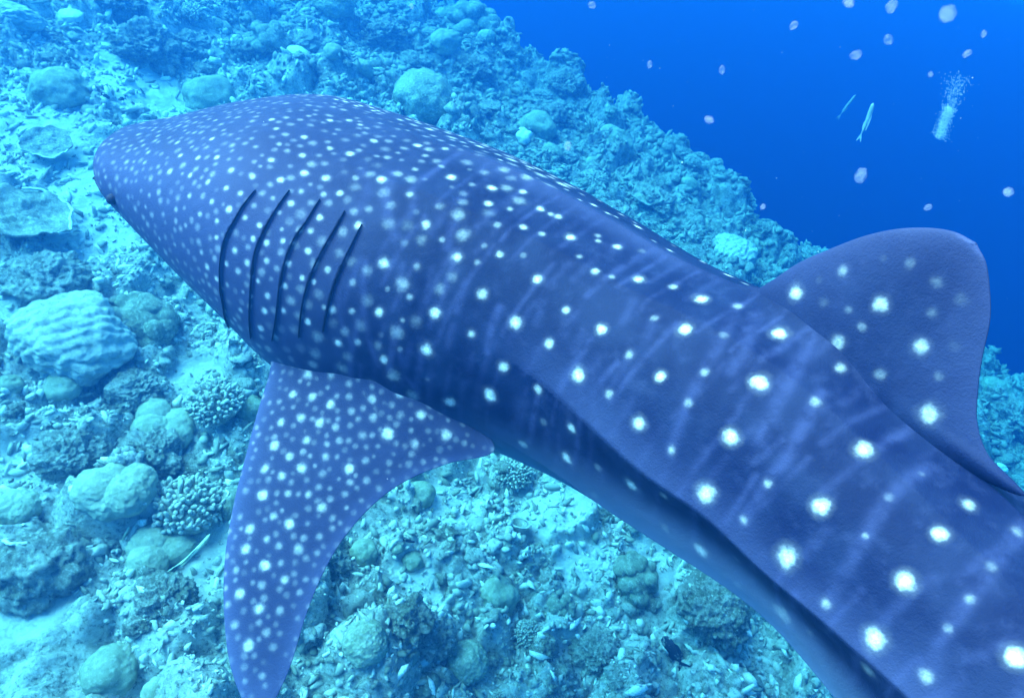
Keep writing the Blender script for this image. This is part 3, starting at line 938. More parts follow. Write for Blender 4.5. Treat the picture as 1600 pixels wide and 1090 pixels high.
def dorsal_point(u, v, lat=0.0):
    c, T, Nn, V = frames(u)
    return c + V * np.asarray(v, float)[..., None] + Nn * np.asarray(lat, float)[..., None]


def spot_fields(P, spots, pad=0.12):
    """signed distance to the nearest spot edge in units of its radius, and that spot's strength"""
    from mathutils.kdtree import KDTree
    S = np.array([s[:3] for s in spots])
    R = np.array([s[3] for s in spots])
    B = np.array([s[4] for s in spots])
    f = np.full(len(P), 2.0)
    b = np.zeros(len(P))
    order = np.argsort(P[:, 0])
    Ps = P[order]
    for i in range(len(S)):
        rr = R[i] * 3
        lo, hi = np.searchsorted(Ps[:, 0], [S[i, 0] - rr, S[i, 0] + rr])
        idx = order[lo:hi]
        d = np.linalg.norm(P[idx] - S[i], axis=1) / R[i]
        m = d < f[idx]
        f[idx[m]] = d[m]
        b[idx[m]] = B[i]
    return f, b


def streak_field(P, lines):
    g = np.zeros(len(P))
    order = np.argsort(P[:, 0])
    Ps = P[order]
    for pts, w, st in lines:
        pts = np.array(pts)
        for a, b in zip(pts[:-1], pts[1:]):
            lo, hi = np.searchsorted(Ps[:, 0], [min(a[0], b[0]) - 3 * w, max(a[0], b[0]) + 3 * w])
            idx = order[lo:hi]
            ab = b - a
            t = np.clip(((P[idx] - a) @ ab) / (ab @ ab + 1e-12), 0, 1)
            d = np.linalg.norm(P[idx] - (a + t[:, None] * ab), axis=1) / w
            g[idx] = np.maximum(g[idx], st * np.exp(-d ** 2.5))
    return g


def skin_material():
    m = N('whale_shark_skin')
    f = m.attr('spot_distance')
    b = m.math('POWER', m.attr('spot_strength'), 1.9)
    st = m.attr('streak')
    pale = m.attr('pale')
    belly = m.attr('belly')
    wob = m.rng(m.noise(26, 3, 0.6), 0.3, 0.7, -0.24, 0.24, False)
    f2 = m.math('ADD', f, wob)
    core = m.math('MULTIPLY', m.rng(f2, 1.30, 0.15), b)
    halo = m.math('MULTIPLY', m.rng(f2, 2.0, 0.85, 0, 0.05), b)
    blot = m.noise(5.5, 3, 0.55)
    mot = m.noise(14, 4, 0.6)
    base = m.mix(m.rng(blot, 0.36, 0.68), SKIN_DARK, SKIN_MID)
    base = m.mix(m.rng(mot, 0.50, 0.75, 0, 0.15), base, SKIN_PALE)
    base = m.mix(pale, base, SKIN_PALE)
    base = m.mix(m.math('MULTIPLY', st, m.rng(m.noise(11, 3, 0.6), 0.3, 0.62, 0.25, 1.15)), base, SKIN_STREAK)
    base = m.mix(belly, base, SKIN_BELLY_BOUNCE)
    pits = m.voro(34.0).outputs['Distance']
    pm = m.math('MULTIPLY', m.rng(pits, 0.10, 0.05), m.rng(m.noise(4, 2), 0.50, 0.62))
    base = m.mix(m.math('MULTIPLY', pm, 0.75), base, (0.012, 0.012, 0.02))
    base = m.mix(halo, base, (0.7, 0.72, 0.72))
    c = m.mix(core, base, m.mix(m.rng(m.noise(70, 4, 0.7), 0.35, 0.65), (0.34, 0.40, 0.42), (0.60, 0.64, 0.62)))
    bp = m.bump(m.noise(120, 4, 0.7), 0.005, 0.55)
    bp = m.bump(m.noise(9, 3, 0.5), 0.02, 0.25, bp)
    return m.done(c, 0.6, bp, 0.07)


def slit_curves():
    out = []
    for pts in GILLS:
        t = np.linspace(0, len(pts) - 1, 40)
        k = np.arange(len(pts))
        out.append((crom(k, [p[0] for p in pts], t), crom(k, np.radians([p[1] for p in pts]), t)))
    return out


def build_shark():
    skin = skin_material()
    dark = N('dark_gill_lining').done((0.012, 0.012, 0.03), 0.8)
    root = empty('whale_shark', (0.3 * SL, 0.0, 0.0))
    off = Vector(root.location)
    tag(root, 'large spotted whale shark gliding over the reef, seen from above its left flank', 'whale shark')

    def put(name, P, F, mat, attrs=None):
        me = mesh_np(name, P - np.array(off), F, mat, True, attrs)
        return link(name, me, root)

    # spots in metres on the surfaces
    sp = []
    for u, a, r, b in BODY_SPOTS:
        r *= 0.95
        sp.append((*body_point(np.array(u), np.array(math.radians(a))), r, b))
        if u > 0.3 and abs(wrap(math.radians(a) - math.pi / 2)) > 0.12:        # the right flank's own spots, not a mirror copy
            q = body_point(np.array(min(u + 0.012 + 0.01 * rng.random(), .93)), np.array(math.pi - math.radians(a) - 0.05))
            sp.append((*q, r, b))
    # small ones fill the head and shoulders
    lst = np.array([s[:3] for s in sp])
    rr = np.array([s[3] for s in sp])
    tries = 0
    while tries < 9000:
        tries += 1
        u = 0.003 + 0.30 * rng.random() ** 0.8
        a = rng.uniform(-math.pi / 2, math.pi * 1.5)
        left = -1.2 < wrap(a) < 1.75
        if left and u > 0.22 and rng.random() < 0.75:
            continue
        p = body_point(np.array(u), np.array(a))
        r = rng.uniform(0.011, 0.018) * (1 + 1.2 * max(u - 0.12, 0) / 0.2)
        gap = 0.034 + 0.13 * max(u - 0.13, 0)
        d = np.linalg.norm(lst - p, axis=1)
        if (d < gap).any() or (d < rr * 1.6 + r).any():
            continue
        sp.append((*p, r, (0.25 + 0.25 * rng.random()) if left else rng.uniform(0.5, 0.9)))
        lst = np.vstack([lst, p])
        rr = np.append(rr, r)
    # sparse rows of large ones on the tail behind the frame
    for u in np.arange(0.66, 0.93, 0.035):
        for a in np.arange(-50, 231, 46):
            p = body_point(np.array(u + 0.006 * rng.normal()), np.array(math.radians(a + 10 * rng.normal())))
            sp.append((*p, 0.024 * (1 - (u - .66) * 1.8), 0.9))
    lines = []
    for pts, w, s in BODY_STREAKS:
        k = np.arange(len(pts))
        t = np.linspace(0, len(pts) - 1, len(pts) * 4)
        uu = np.interp(t, k, [p[0] for p in pts])
        aa = np.radians(np.interp(t, k, [p[1] for p in pts]))
        lines.append((body_point(uu, aa), w, s))

    for ub in np.arange(0.235, 0.66, 0.0115):                 # fine broken bars across the flank between the spots
        a0 = 88.0
        while a0 > -25:
            ln = rng.uniform(12, 40)
            if rng.random() < 0.7:
                aa = np.radians(np.linspace(a0, a0 - ln, 6))
                uu = ub + 0.0015 * rng.normal() + 0.0005 * np.cumsum(rng.normal(size=6))
                lines.append((body_point(uu, aa), rng.uniform(0.010, 0.018), rng.uniform(0.15, 0.48)))
            a0 -= ln + rng.uniform(3, 12)
    u, ph = body_grid()
    U, PH = np.meshgrid(u, ph, indexing='ij')
    extra = np.zeros_like(U)
    slits = slit_curves()
    base_p = body_point(U, PH)
    for us, as_ in slits:                                # the skin swells a little in front of each slit and sinks behind it
        q = body_point(us, as_)
        reg = (U > us.min() - 0.04) & (U < us.max() + 0.04) & (wrap(PH) > as_.min() - 0.1) & (wrap(PH) < as_.max() + 0.1)
        ii = np.argwhere(reg)
        if len(ii):
            P = base_p[reg]
            D = np.linalg.norm(P[:, None, :] - q[None], axis=2)
            j = D.argmin(1)
            d = D[np.arange(len(P)), j]
            sgn = np.sign((U[reg] - us[j]))
            fade = np.sin(np.clip(j / 39, 0.02, 0.98) * math.pi)
            e = np.where(sgn < 0, 0.008 * np.exp(-d / 0.035), -0.010 * np.exp(-d / 0.02)) * fade
            extra[reg] += e
    # the back rises into the root of the dorsal fin
    dd = np.abs(wrap(PH - math.pi / 2))
    extra += 0.10 * sstep(.437, .480, U) * (1 - sstep(.500, .538, U)) * np.exp(-dd / 0.11)
    P = body_point(U, PH, extra).reshape(-1, 3)
    flat_p = base_p.reshape(-1, 3)
    sf, sb = spot_fields(flat_p, sp)
    stf = streak_field(flat_p, lines)
    uu = U.ravel()
    pp = wrap(PH).ravel()
    ka = ridge_angle(uu)
    side = np.where(np.cos(pp) < 0, wrap(math.pi - pp), pp)
    d = side - ka
    pale = 0.35 * np.exp(-(np.maximum(d, 0) / 0.22) ** 2) * (d > -0.03) * sstep(.3, .45, uu)     # lighter along the upper side of the keel
    pale = np.maximum(pale, 0.35 * np.exp(-(wrap(pp - math.pi / 2) / 0.12) ** 2) * sstep(.15, .3, uu) * (1 - sstep(.38, .44, uu)))
    pale = np.maximum(pale, 0.80 * (1 - sstep(-0.95, -0.10, side)))  # paleness carried up under the keel, standing in for light off the reef
    pale = np.maximum(pale, 0.9 * (1 - sstep(-1.2, -0.7, side)))                                # pale belly
    pale = np.maximum(pale, 0.68 * (1 - sstep(0.10, 0.30, uu)) * (1 - 0.55 * sstep(0.3, 1.2, side)))
    nu, nv = len(u), len(ph)
    F = grid_faces(nu, nv, True)
    tip0 = len(P)
    P2 = np.vstack([P, spine(np.array([0.003]))[0] + np.array([0, 0, 0.096]), spine(np.array([0.95]))[0] + np.array([0, 0, .14])])
    j = np.arange(nv)
    capA = np.stack([np.full(nv, tip0), j, (j + 1) % nv, (j + 1) % nv], -1)
    body = None
    F3 = np.vstack([F[:, [0, 1, 2]], F[:, [0, 2, 3]],
                    np.stack([np.full(nv, tip0), j, (j + 1) % nv], -1),
                    np.stack([np.full(nv, tip0 + 1), (nu - 1) * nv + (j + 1) % nv, (nu - 1) * nv + j], -1)])
    z2 = np.zeros(2)
    put('body', P2, F3, skin, {'spot_distance': np.r_[sf, 2, 2], 'spot_strength': np.r_[sb, z2],
                               'streak': np.r_[stf, z2], 'pale': np.r_[pale, z2 + .5], 'belly': np.r_[0.9 * (1 - sstep(-1.15, -0.12, side)), 0.5, 0.5]})  # belly mask climbs the lower flank to paint in the reef's bounced light

    # gill slits: narrow dark openings that follow the flank
    for us, as_, pinch in [(*q, z) for q, z in zip(slits, (0.40, 0.42, 0.42, 0.5, 0.3))]:
        n = len(us)
        w = 0.0022 * np.sin(np.linspace(0.02, 0.98, n) * math.pi) ** 0.6 * np.linspace(0.55, 1.5, n) / SL
        w *= (1 + 0.15 * rng.normal(size=n)) * (1 - 0.85 * np.exp(-((np.linspace(0, 1, n) - pinch) / 0.10) ** 2))
        A = body_point(us - w * 0.6, as_, np.full(n, 0.012))
        B = body_point(us + w * 0.8, as_, np.full(n, 0.001))
        C2 = body_point(us + w * 0.2, as_, np.full(n, -0.03))
        V = np.stack([A, B, C2], 1).reshape(-1, 3)
        put('gill_slit', V, grid_faces(n, 3, True), dark)

    # eye low on the side of the head, behind the corner of the wide mouth
    for side in (1, -1):
        ea = math.radians(EYE[1]) if side > 0 else math.pi - math.radians(EYE[1])
        c = body_point(np.array(EYE[0]), np.array(ea), 0.004)
        bm = bmesh.new()
        bmesh.ops.create_uvsphere(bm, u_segments=20, v_segments=12, radius=0.026)
        bmesh.ops.translate(bm, verts=bm.verts, vec=Vector(c) - off)
        me = bpy.data.meshes.new('eye')
        bm.to_mesh(me)
        bm.free()
        for pl in me.polygons:
            pl.use_smooth = True
        me.materials.append(dark)
        link('eye', me, root)
    a = np.linspace(-0.35, math.pi + 0.35, 60)
    us = np.full(60, 0.004) + 0.012 * np.abs(np.linspace(-1, 1, 60)) ** 3
    aa = np.concatenate([np.linspace(math.radians(-8), math.radians(-35), 30), np.linspace(math.radians(-145), math.radians(-172), 30)])
    A = body_point(us, aa, np.full(60, 0.006))
    B = body_point(us + 0.0022, aa, np.full(60, 0.004))
    C2 = body_point(us + 0.001, aa, np.full(60, -0.03))
    put('mouth', np.stack([A, B, C2], 1).reshape(-1, 3), grid_faces(60, 3, True), dark)

    # ---- fins: outline -> rows of chords from leading to trailing edge, aerofoil thickness
    def fin(name, lead, trail, point, thick, nrow=90, ncol=70, spots=None, pale_edge=0.6, flare=None):
        k = np.arange(len(lead))
        t = np.linspace(0, len(lead) - 1, nrow)
        l = np.stack([crom(k, [p[0] for p in lead], t), crom(k, [p[1] for p in lead], t)], -1)
        r = np.stack([crom(k, [p[0] for p in trail], t), crom(k, [p[1] for p in trail], t)], -1)
        c = 0.5 - 0.5 * np.cos(np.linspace(0, math.pi, ncol))
        G = l[:, None] + (r - l)[:, None] * c[None, :, None]
        f = t / t[-1]
        prof = np.sqrt(np.clip(c, 0, 1)) * (1 - c) ** 0.8 * 1.9
        prof = np.maximum(prof, 0.0)
        th = thick(f)[:, None] * prof[None]
        th = np.where((c > 0)[None] & (c < 1)[None], th + 0.0022, 0)
        if flare:
            th = th + flare(G[..., 0], G[..., 1]) * (np.sin(np.pi * c) ** 1.3)[None]
        up = point(G[..., 0], G[..., 1], th)
        dn = point(G[..., 0], G[..., 1], -th)
        n1 = nrow * ncol
        P = np.vstack([up.reshape(-1, 3), dn.reshape(-1, 3)])
        F = grid_faces(nrow, ncol)
        F = np.vstack([F, F[:, ::-1] + n1])
        # close the tip
        last = (nrow - 1) * ncol
        q = np.arange(ncol - 1)
        F = np.vstack([F, np.stack([last + q, last + q + n1, last + q + 1 + n1, last + q + 1], -1)])
        ss = spots or [(0, 0, -99, 1, 0)]
        mid = point(G[..., 0], G[..., 1], np.zeros_like(th)).reshape(-1, 3)
        sfd, sbd = spot_fields(np.vstack([mid, mid]), ss)
        edge = np.minimum(c[None] * np.linalg.norm(r - l, axis=1)[:, None], (1 - c)[None] * np.linalg.norm(r - l, axis=1)[:, None])
        pe = pale_edge * np.exp(-(edge / 0.05) ** 1.3) + (0.30 if name == 'pectoral_fin' else 0.05)
        pe = np.maximum(pe, 0.8 * sstep(0.75, 1.0, f)[:, None] * np.ones_like(pe))
        pe = np.concatenate([pe.ravel(), np.maximum(pe.ravel(), 0.7 if name == 'pectoral_fin' else 0)])
        if name == 'dorsal_fin':
            pe = pe * np.tile(np.repeat(sstep(0.05, 0.35, f), ncol), 2)
        z = np.zeros(len(P))
        return put(name, P, F, skin, {'spot_distance': sfd, 'spot_strength': sbd, 'streak': z, 'pale': pe, 'belly': z})

    for side in (1, -1):
        sps = []
        for s, t, r, b in PECT_SPOTS:
            sps.append((*pect_point(np.array(s), np.array(t), side, 0.0), r, b))
        ls = np.array([q[:3] for q in sps])
        for _ in range(2600):
            s, t = rng.uniform(-0.15, 1.0), rng.uniform(-0.1, 1.25)
            p = pect_point(np.array(s), np.array(t), side, 0.0)
            if np.linalg.norm(ls - p, axis=1).min() > 0.034:
                sps.append((*p, rng.uniform(0.010, 0.016), rng.uniform(0.25, 0.5)))
                ls = np.vstack([ls, p])

        def pp_(s, t, th, side=side):
            return pect_point(s, t, side, th - 0.10 * sstep(0.4, 1.3, t) * 0)
        fin('pectoral_fin', PECT_LEAD, PECT_TRAIL, pp_, lambda f: 0.085 * (1 - f) ** 1.2 + 0.012, 230, 170, spots=sps,
            flare=lambda s_, t_: 0.08 * np.exp(-np.maximum(t_ + 0.10, 0) / 0.12))

    ds = [(*dorsal_point(np.array(u_), np.array(v_), 0.0), r, b) for u_, v_, r, b in DORSAL_SPOTS]
    fin('dorsal_fin', DORSAL_LEAD, DORSAL_TRAIL, dorsal_point, lambda f: 0.085 * (1 - f) ** 1.5 + 0.011, 150, 120, spots=ds, pale_edge=0.35)
    # second dorsal, anal, pelvic and tail fins lie behind the camera's right edge
    fin('second_dorsal_fin', [(0.70, .20), (0.72, .40), (0.735, .55)], [(0.745, .20), (0.752, .36), (0.75, .53)], dorsal_point,
        lambda f: 0.03 * (1 - f) + 0.006, 24, 24)
    fin('anal_fin', [(0.71, -.10), (0.73, -.24), (0.745, -.34)], [(0.75, -.10), (0.76, -.22), (0.757, -.34)], dorsal_point,
        lambda f: 0.03 * (1 - f) + 0.006, 24, 24)
    for side in (1, -1):
        def pel(s, t, th, side=side):
            c, T, Nn, V = frames(s)
            d = Nn * side * 0.75 - V * 0.66
            n = Nn * side * 0.66 + V * 0.75
            return c + V * -0.10 + d * (0.16 + t)[..., None] + n * np.asarray(th)[..., None]
        fin('pelvic_fin', [(0.60, .0), (0.62, .28), (0.635, .44)], [(0.655, .0), (0.658, .25), (0.652, .42)], pel,
            lambda f: 0.03 * (1 - f) + 0.006, 24, 24)
    fin('tail_fin', [(0.90, .18), (0.95, .60), (1.00, 1.20), (1.02, 1.45)], [(0.96, .16), (0.975, .50), (1.015, 1.15), (1.03, 1.42)],
        dorsal_point, lambda f: 0.05 * (1 - f) + 0.006, 40, 24)
    fin('tail_fin', [(0.90, .14), (0.93, -.15), (0.955, -.42), (0.96, -.50)], [(0.96, .16), (0.955, -.05), (0.965, -.35), (0.968, -.48)],
        dorsal_point, lambda f: 0.05 * (1 - f) + 0.006, 40, 24)


build_shark()

# ---------------------------------------------------------------- corals and rocks, one object each
def coral_mat(name, c0, c1, c2, grain=45.0, depth=0.008, voro=False, rough=0.85, crust=0.5):
    """living skin with darker hollows, pale grazed patches and sediment specks"""
    m = N(name)
    pos = m.n('ShaderNodeNewGeometry').outputs['Position']          # world metres, so copies do not share one pattern
    n1 = m.noise(5.0, 5, 0.65, pos)
    n2 = m.noise(grain * 0.8, 6, 0.8, pos)
    n4 = m.noise(13.0, 5, 0.75, pos)
    c = m.mix(m.rng(n1, 0.38, 0.62), c0, c1)
    c = m.mix(m.rng(n2, 0.53, 0.61, 0, 0.75), c, c2)
    c = m.mix(m.rng(n2, 0.46, 0.38, 0, crust), c, tuple(x * 0.45 for x in c0))
    c = m.mix(m.rng(n4, 0.55, 0.64, 0, crust), c, (0.58, 0.56, 0.49))
    if voro:
        v = m.voro(grain * 0.9, pos).outputs['Distance']
        c = m.mix(m.rng(v, 0.0, 0.35, 0.6, 0), c, c0)
        b = m.bump(v, depth * 1.2, 0.8)
    else:
        b = m.bump(n2, depth * 1.6, 1.0)
    b = m.bump(n4, depth * 1.8, crust, b)
    b = m.bump(m.noise(grain * 3.2, 3, 0.7, pos), depth * 0.4, 0.7, b)
    return m.done(c, rough, b, 0.15)


MATS = {
    'dome': coral_mat('smooth_massive_coral', (0.22, 0.24, 0.16), (0.30, 0.31, 0.22), (0.40, 0.40, 0.32), 30, 0.006, crust=0.3),
    'lobed': coral_mat('porites_skin', (0.28, 0.29, 0.20), (0.36, 0.36, 0.26), (0.45, 0.44, 0.36), 34, 0.006, crust=0.3),
    'finger': coral_mat('pale_finger_coral', (0.34, 0.33, 0.27), (0.46, 0.45, 0.38), (0.66, 0.65, 0.58), 60, 0.003),
    'slab': coral_mat('bleached_ridged_coral', (0.46, 0.45, 0.38), (0.62, 0.61, 0.54), (0.74, 0.73, 0.68), 26, 0.014),
    'rock': coral_mat('encrusted_rock', (0.27, 0.26, 0.21), (0.46, 0.44, 0.38), (0.74, 0.72, 0.65), 32, 0.022, crust=0.9),
    'rock2': coral_mat('algae_covered_rock', (0.19, 0.19, 0.14), (0.38, 0.36, 0.31), (0.66, 0.64, 0.57), 36, 0.022, crust=0.85),
    'brain': coral_mat('brain_coral_skin', (0.20, 0.21, 0.14), (0.32, 0.32, 0.23), (0.46, 0.45, 0.36), 40, 0.010, True),
    'lumpy': coral_mat('brown_lobed_coral', (0.17, 0.18, 0.13), (0.27, 0.27, 0.20), (0.42, 0.41, 0.33), 36, 0.008),
    'white': coral_mat('bleached_white_coral', (0.60, 0.60, 0.54), (0.72, 0.72, 0.66), (0.80, 0.80, 0.76), 50, 0.004),
    'rim': coral_mat('pale_growing_rim', (0.62, 0.62, 0.56), (0.72, 0.72, 0.68), (0.80, 0.80, 0.78), 50, 0.003),
    'table': coral_mat('plate_coral_skin', (0.22, 0.22, 0.16), (0.34, 0.33, 0.26), (0.55, 0.54, 0.47), 55, 0.006),
    'green': coral_mat('green_leather_coral', (0.10, 0.16, 0.08), (0.16, 0.23, 0.12), (0.24, 0.32, 0.18), 30, 0.006),
}


def ico_np(sub):
    bm = bmesh.new()
    bmesh.ops.create_icosphere(bm, subdivisions=sub, radius=1.0)
    v = np.array([x.co[:] for x in bm.verts])
    f = np.array([[q.index for q in p.verts] for p in bm.faces])
    bm.free()
    return v, f


ICO = {k: ico_np(k) for k in (1, 2, 3, 4, 5, 6)}
_mesh_cache = {}


def flatten_base(v, cut=-0.35):
    z = v[:, 2]
    v[:, 2] = np.where(z < cut, cut + (z - cut) * 0.25, z)
    return v


def dome_shape(seed, sub=5, lobes=0.22, squash=0.85, big=1.3):
    v, f = ICO[sub]
    n = noise3(v * big + seed * 3.1, seed) * lobes + 0.07 * noise3(v * 3.1 + seed, seed + 1) + 0.05 * noise3(v * 7 + seed, seed + 2) + 0.02 * noise3(v * 17, seed + 3)
    p = v * (1 + n)[:, None]
    p[:, 2] *= squash
    return flatten_base(p), f


def lobed_shape(seed, sub=6, k=7, spread=0.5):
    """several rounded heads grown into one another, creases between them"""
    r = np.random.default_rng(seed)
    v, f = ICO[sub]
    ctr = r.normal(size=(k, 3)) * np.array([1, 1, 0.45])
    ctr /= np.linalg.norm(ctr, axis=1)[:, None]
    ctr *= spread * r.uniform(0.55, 1.1, (k, 1))
    ctr[:, 2] = np.abs(ctr[:, 2]) * 0.6
    rad = r.uniform(0.38, 0.62, k)
    R = np.zeros(len(v))
    for c, ra in zip(ctr, rad):                           # distance along each direction to the union of spheres
        b = v @ c
        d2 = ra * ra - (c @ c) + b * b
        R = np.maximum(R, np.where(d2 > 0, b + np.sqrt(np.maximum(d2, 0)), 0))
    R = np.maximum(R, 0.33)
    R *= 1 + 0.08 * noise3(v * 4 + seed, seed) + 0.03 * noise3(v * 11 + seed, seed) + 0.012 * noise3(v * 30, seed)
    return flatten_base(v * R[:, None] * np.array([1, 1, 0.95])), f


def rock_shape(seed, sub=5, amp=1.0):
    v, f = ICO[sub]
    n = noise3(v * 1.2 + seed * 2.3, seed) * 0.38 + noise3(v * 2.6 + seed, seed + 1) * 0.26
    n += 0.17 * noise3(v * 5.5 + seed, seed + 2) + 0.12 * noise3(v * 11 + seed, seed + 3) + 0.08 * noise3(v * 21, seed + 4)
    p = v * (1 + n * amp)[:, None]
    p[:, 2] *= 0.72
    return flatten_base(p), f


def slab_shape(seed, sub=6):
    v, f = ICO[sub]
    p = v * (1 + 0.25 * noise3(v * 1.3 + seed, seed) + 0.08 * noise3(v * 4 + seed, seed))[:, None]
    q = p[:, 0] * 0.9 + 0.35 * p[:, 1]
    ridge = np.abs(np.sin(q * 15 + 2.2 * noise3(p * 2.2, seed)))
    p = p * (1 + 0.055 * (ridge - 0.5) + 0.05 * noise3(p * 9, seed + 1))[:, None]
    p[:, 2] = p[:, 2] * 0.55
    return flatten_base(p, -0.25), f


def lumpy_shape(seed, sub=6):
    v, f = ICO[sub]
    r = np.random.default_rng(seed)
    k = 46
    c = r.normal(size=(k, 3))
    c /= np.linalg.norm(c, axis=1)[:, None]
    d = np.full(len(v), 9.0)
    for q in c:
        d = np.minimum(d, np.linalg.norm(v - q, axis=1) * r.uniform(0.85, 1.3))
    bump = np.sqrt(np.clip(1 - (d / 0.36) ** 2, 0, 1))
    R = 0.72 + 0.27 * bump + 0.16 * noise3(v * 1.4 + seed, seed) + 0.02 * noise3(v * 12, seed)
    p = v * R[:, None]
    p[:, 2] *= 0.8
    return flatten_base(p), f


def finger_geo(seed, n=150, length=0.34, rad=0.058, dome=0.62):
    """short blunt branches standing out of a low dome"""
    r = np.random.default_rng(seed)
    V, F = [], []
    base = 0
    seg, ring = 7, [(0, 0.85), (0.45, 1.0), (0.82, 0.98), (1.0, 0.62)]
    i = np.arange(n) + 0.5
    z = 1 - i / n * 0.93
    th = math.pi * (1 + 5 ** 0.5) * i
    for a, zz in zip(th, z):
        d = np.array([math.cos(a) * math.sqrt(1 - zz * zz), math.sin(a) * math.sqrt(1 - zz * zz), zz])
        d += r.normal(size=3) * 0.07
        d /= np.linalg.norm(d)
        up = np.array([0, 0, 1.0]) if abs(d[2]) < 0.9 else np.array([1.0, 0, 0])
        a1 = np.cross(d, up)
        a1 /= np.linalg.norm(a1)
        a2 = np.cross(d, a1)
        L = length * r.uniform(0.75, 1.25)
        ra = rad * r.uniform(0.8, 1.25)
        st = d * np.array([1, 1, 0.75]) * dome
        dd = d + np.array([0, 0, 0.25])
        dd /= np.linalg.norm(dd)
        bend = r.normal(size=3) * 0.05
        t = np.arange(seg) / seg * 2 * math.pi
        for h, k in ring:
            V.append(st + dd * L * h + bend * h * h + (np.cos(t)[:, None] * a1 + np.sin(t)[:, None] * a2) * ra * k)
        V.append((st + dd * L * 1.10 + bend)[None])
        for k in range(len(ring) - 1):
            for s in range(seg):
                p0, p1 = base + k * seg + s, base + k * seg + (s + 1) % seg
                F += [(p0, p1, p1 + seg), (p0, p1 + seg, p0 + seg)]
        top = base + len(ring) * seg
        for s in range(seg):
            F.append((base + (len(ring) - 1) * seg + s, base + (len(ring) - 1) * seg + (s + 1) % seg, top))
        base = top + 1
    return np.vstack(V), np.array(F)


def plate_geo(seed, nr=26, na=72, tilt=0.0, deep=0.16):
    """a thin plate with a wavy edge, slightly dished, on a stub"""
    r = np.random.default_rng(seed)
    rr = np.concatenate([[0.02], np.linspace(0.1, 1, nr - 1)])
    a = np.linspace(0, 2 * math.pi, na, endpoint=False)
    Rr, A = np.meshgrid(rr, a, indexing='ij')
    ed = 1 + 0.34 * noise3(np.stack([np.cos(A) * 1.2, np.sin(A) * 1.2, np.full_like(A, seed)], -1), seed) \
        + 0.09 * noise3(np.stack([np.cos(A) * 5, np.sin(A) * 5, np.full_like(A, seed)], -1), seed)
    x, y = Rr * ed * np.cos(A), Rr * ed * np.sin(A)
    z = deep * Rr ** 2 + 0.16 * noise3(np.stack([x * 2, y * 2, x * 0], -1), seed) + 0.06 * noise3(np.stack([x * 7, y * 9, x * 0], -1), seed)
    top = np.stack([x, y, z], -1).reshape(-1, 3)
    th = 0.05 + 0.35 * (1 - Rr) ** 3
    bot = np.stack([x, y, z - th], -1).reshape(-1, 3)
    n = len(top)
    F = grid_faces(nr, na, True)
    G = F[:, ::-1] + n
    j = np.arange(na)
    e0 = (nr - 1) * na
    E = np.stack([e0 + j, e0 + n + j, e0 + n + (j + 1) % na, e0 + (j + 1) % na], -1)
    return np.vstack([top, bot]), np.vstack([F, G, E])


def rim_geo(seed, rad=1.0, tube=0.055, arc=2 * math.pi):
    na, nt = 72, 8
    a = np.linspace(0, arc, na, endpoint=arc < 6.28)
    t = np.linspace(0, 2 * math.pi, nt, endpoint=False)
    A, T_ = np.meshgrid(a, t, indexing='ij')
    ed = 1 + 0.34 * noise3(np.stack([np.cos(A) * 1.2, np.sin(A) * 1.2, np.full_like(A, seed)], -1), seed) \
        + 0.09 * noise3(np.stack([np.cos(A) * 5, np.sin(A) * 5, np.full_like(A, seed)], -1), seed)
    x = (ed * rad + tube * np.cos(T_)) * np.cos(A)
    y = (ed * rad + tube * np.cos(T_)) * np.sin(A)
    z = 0.15 + tube * 0.7 * np.sin(T_)
    V = np.stack([x, y, z], -1).reshape(-1, 3)
    f = grid_faces(na, nt, True)
    return V, f


def tri(F):
    return F if F.shape[1] == 3 else np.vstack([F[:, [0, 1, 2]], F[:, [0, 2, 3]]])


def cmesh(key, name, maker, mat):
    if key not in _mesh_cache:
        v, f = maker()
        _mesh_cache[key] = mesh_np(name, v, f, mat)
    return _mesh_cache[key]


def place(o, x, y, r, seed, sink=0.12, zrot=None, tilt=0.6, sc=(1, 1, 1)):
    n = reef_normal(x, y)
    n = Vector((n.x * tilt, n.y * tilt, n.z)).normalized()
    q = Vector((0, 0, 1)).rotation_difference(n).to_euler()
    z0 = smooth_z(x, y, r * 0.6)
    q = q.to_matrix() @ Matrix.Rotation(zrot if zrot is not None else (seed * 2.399) % 6.283, 3, 'Z')
    o.rotation_euler = q.to_euler()
    o.location = (x, y, z0 + r * (0.22 - sink))
    o.scale = (r * sc[0], r * sc[1], r * sc[2])


NAMES = {'dome': 'dome_coral', 'lobed': 'lobed_coral', 'finger': 'finger_coral', 'slab': 'ridged_coral_slab', 'lumpy': 'knobbly_coral',
         'cup': 'cup_coral', 'cup_rock': 'coral_rock', 'rock': 'coral_rock', 'brain': 'brain_coral', 'sponge': 'tube_sponge',
         'vase': 'vase_sponge', 'white': 'bleached_coral', 'stick': 'branching_coral', 'table': 'table_coral',
         'mushroom': 'mushroom_coral', 'oval': 'oval_coral', 'green': 'leather_coral'}
CATS = {'dome': 'coral', 'lobed': 'coral', 'finger': 'coral', 'slab': 'coral', 'lumpy': 'coral', 'cup': 'coral', 'cup_rock': 'rock',
        'rock': 'rock', 'brain': 'coral', 'sponge': 'sponge', 'vase': 'sponge', 'white': 'coral', 'stick': 'coral',
        'table': 'coral', 'mushroom': 'coral', 'oval': 'coral', 'green': 'coral'}


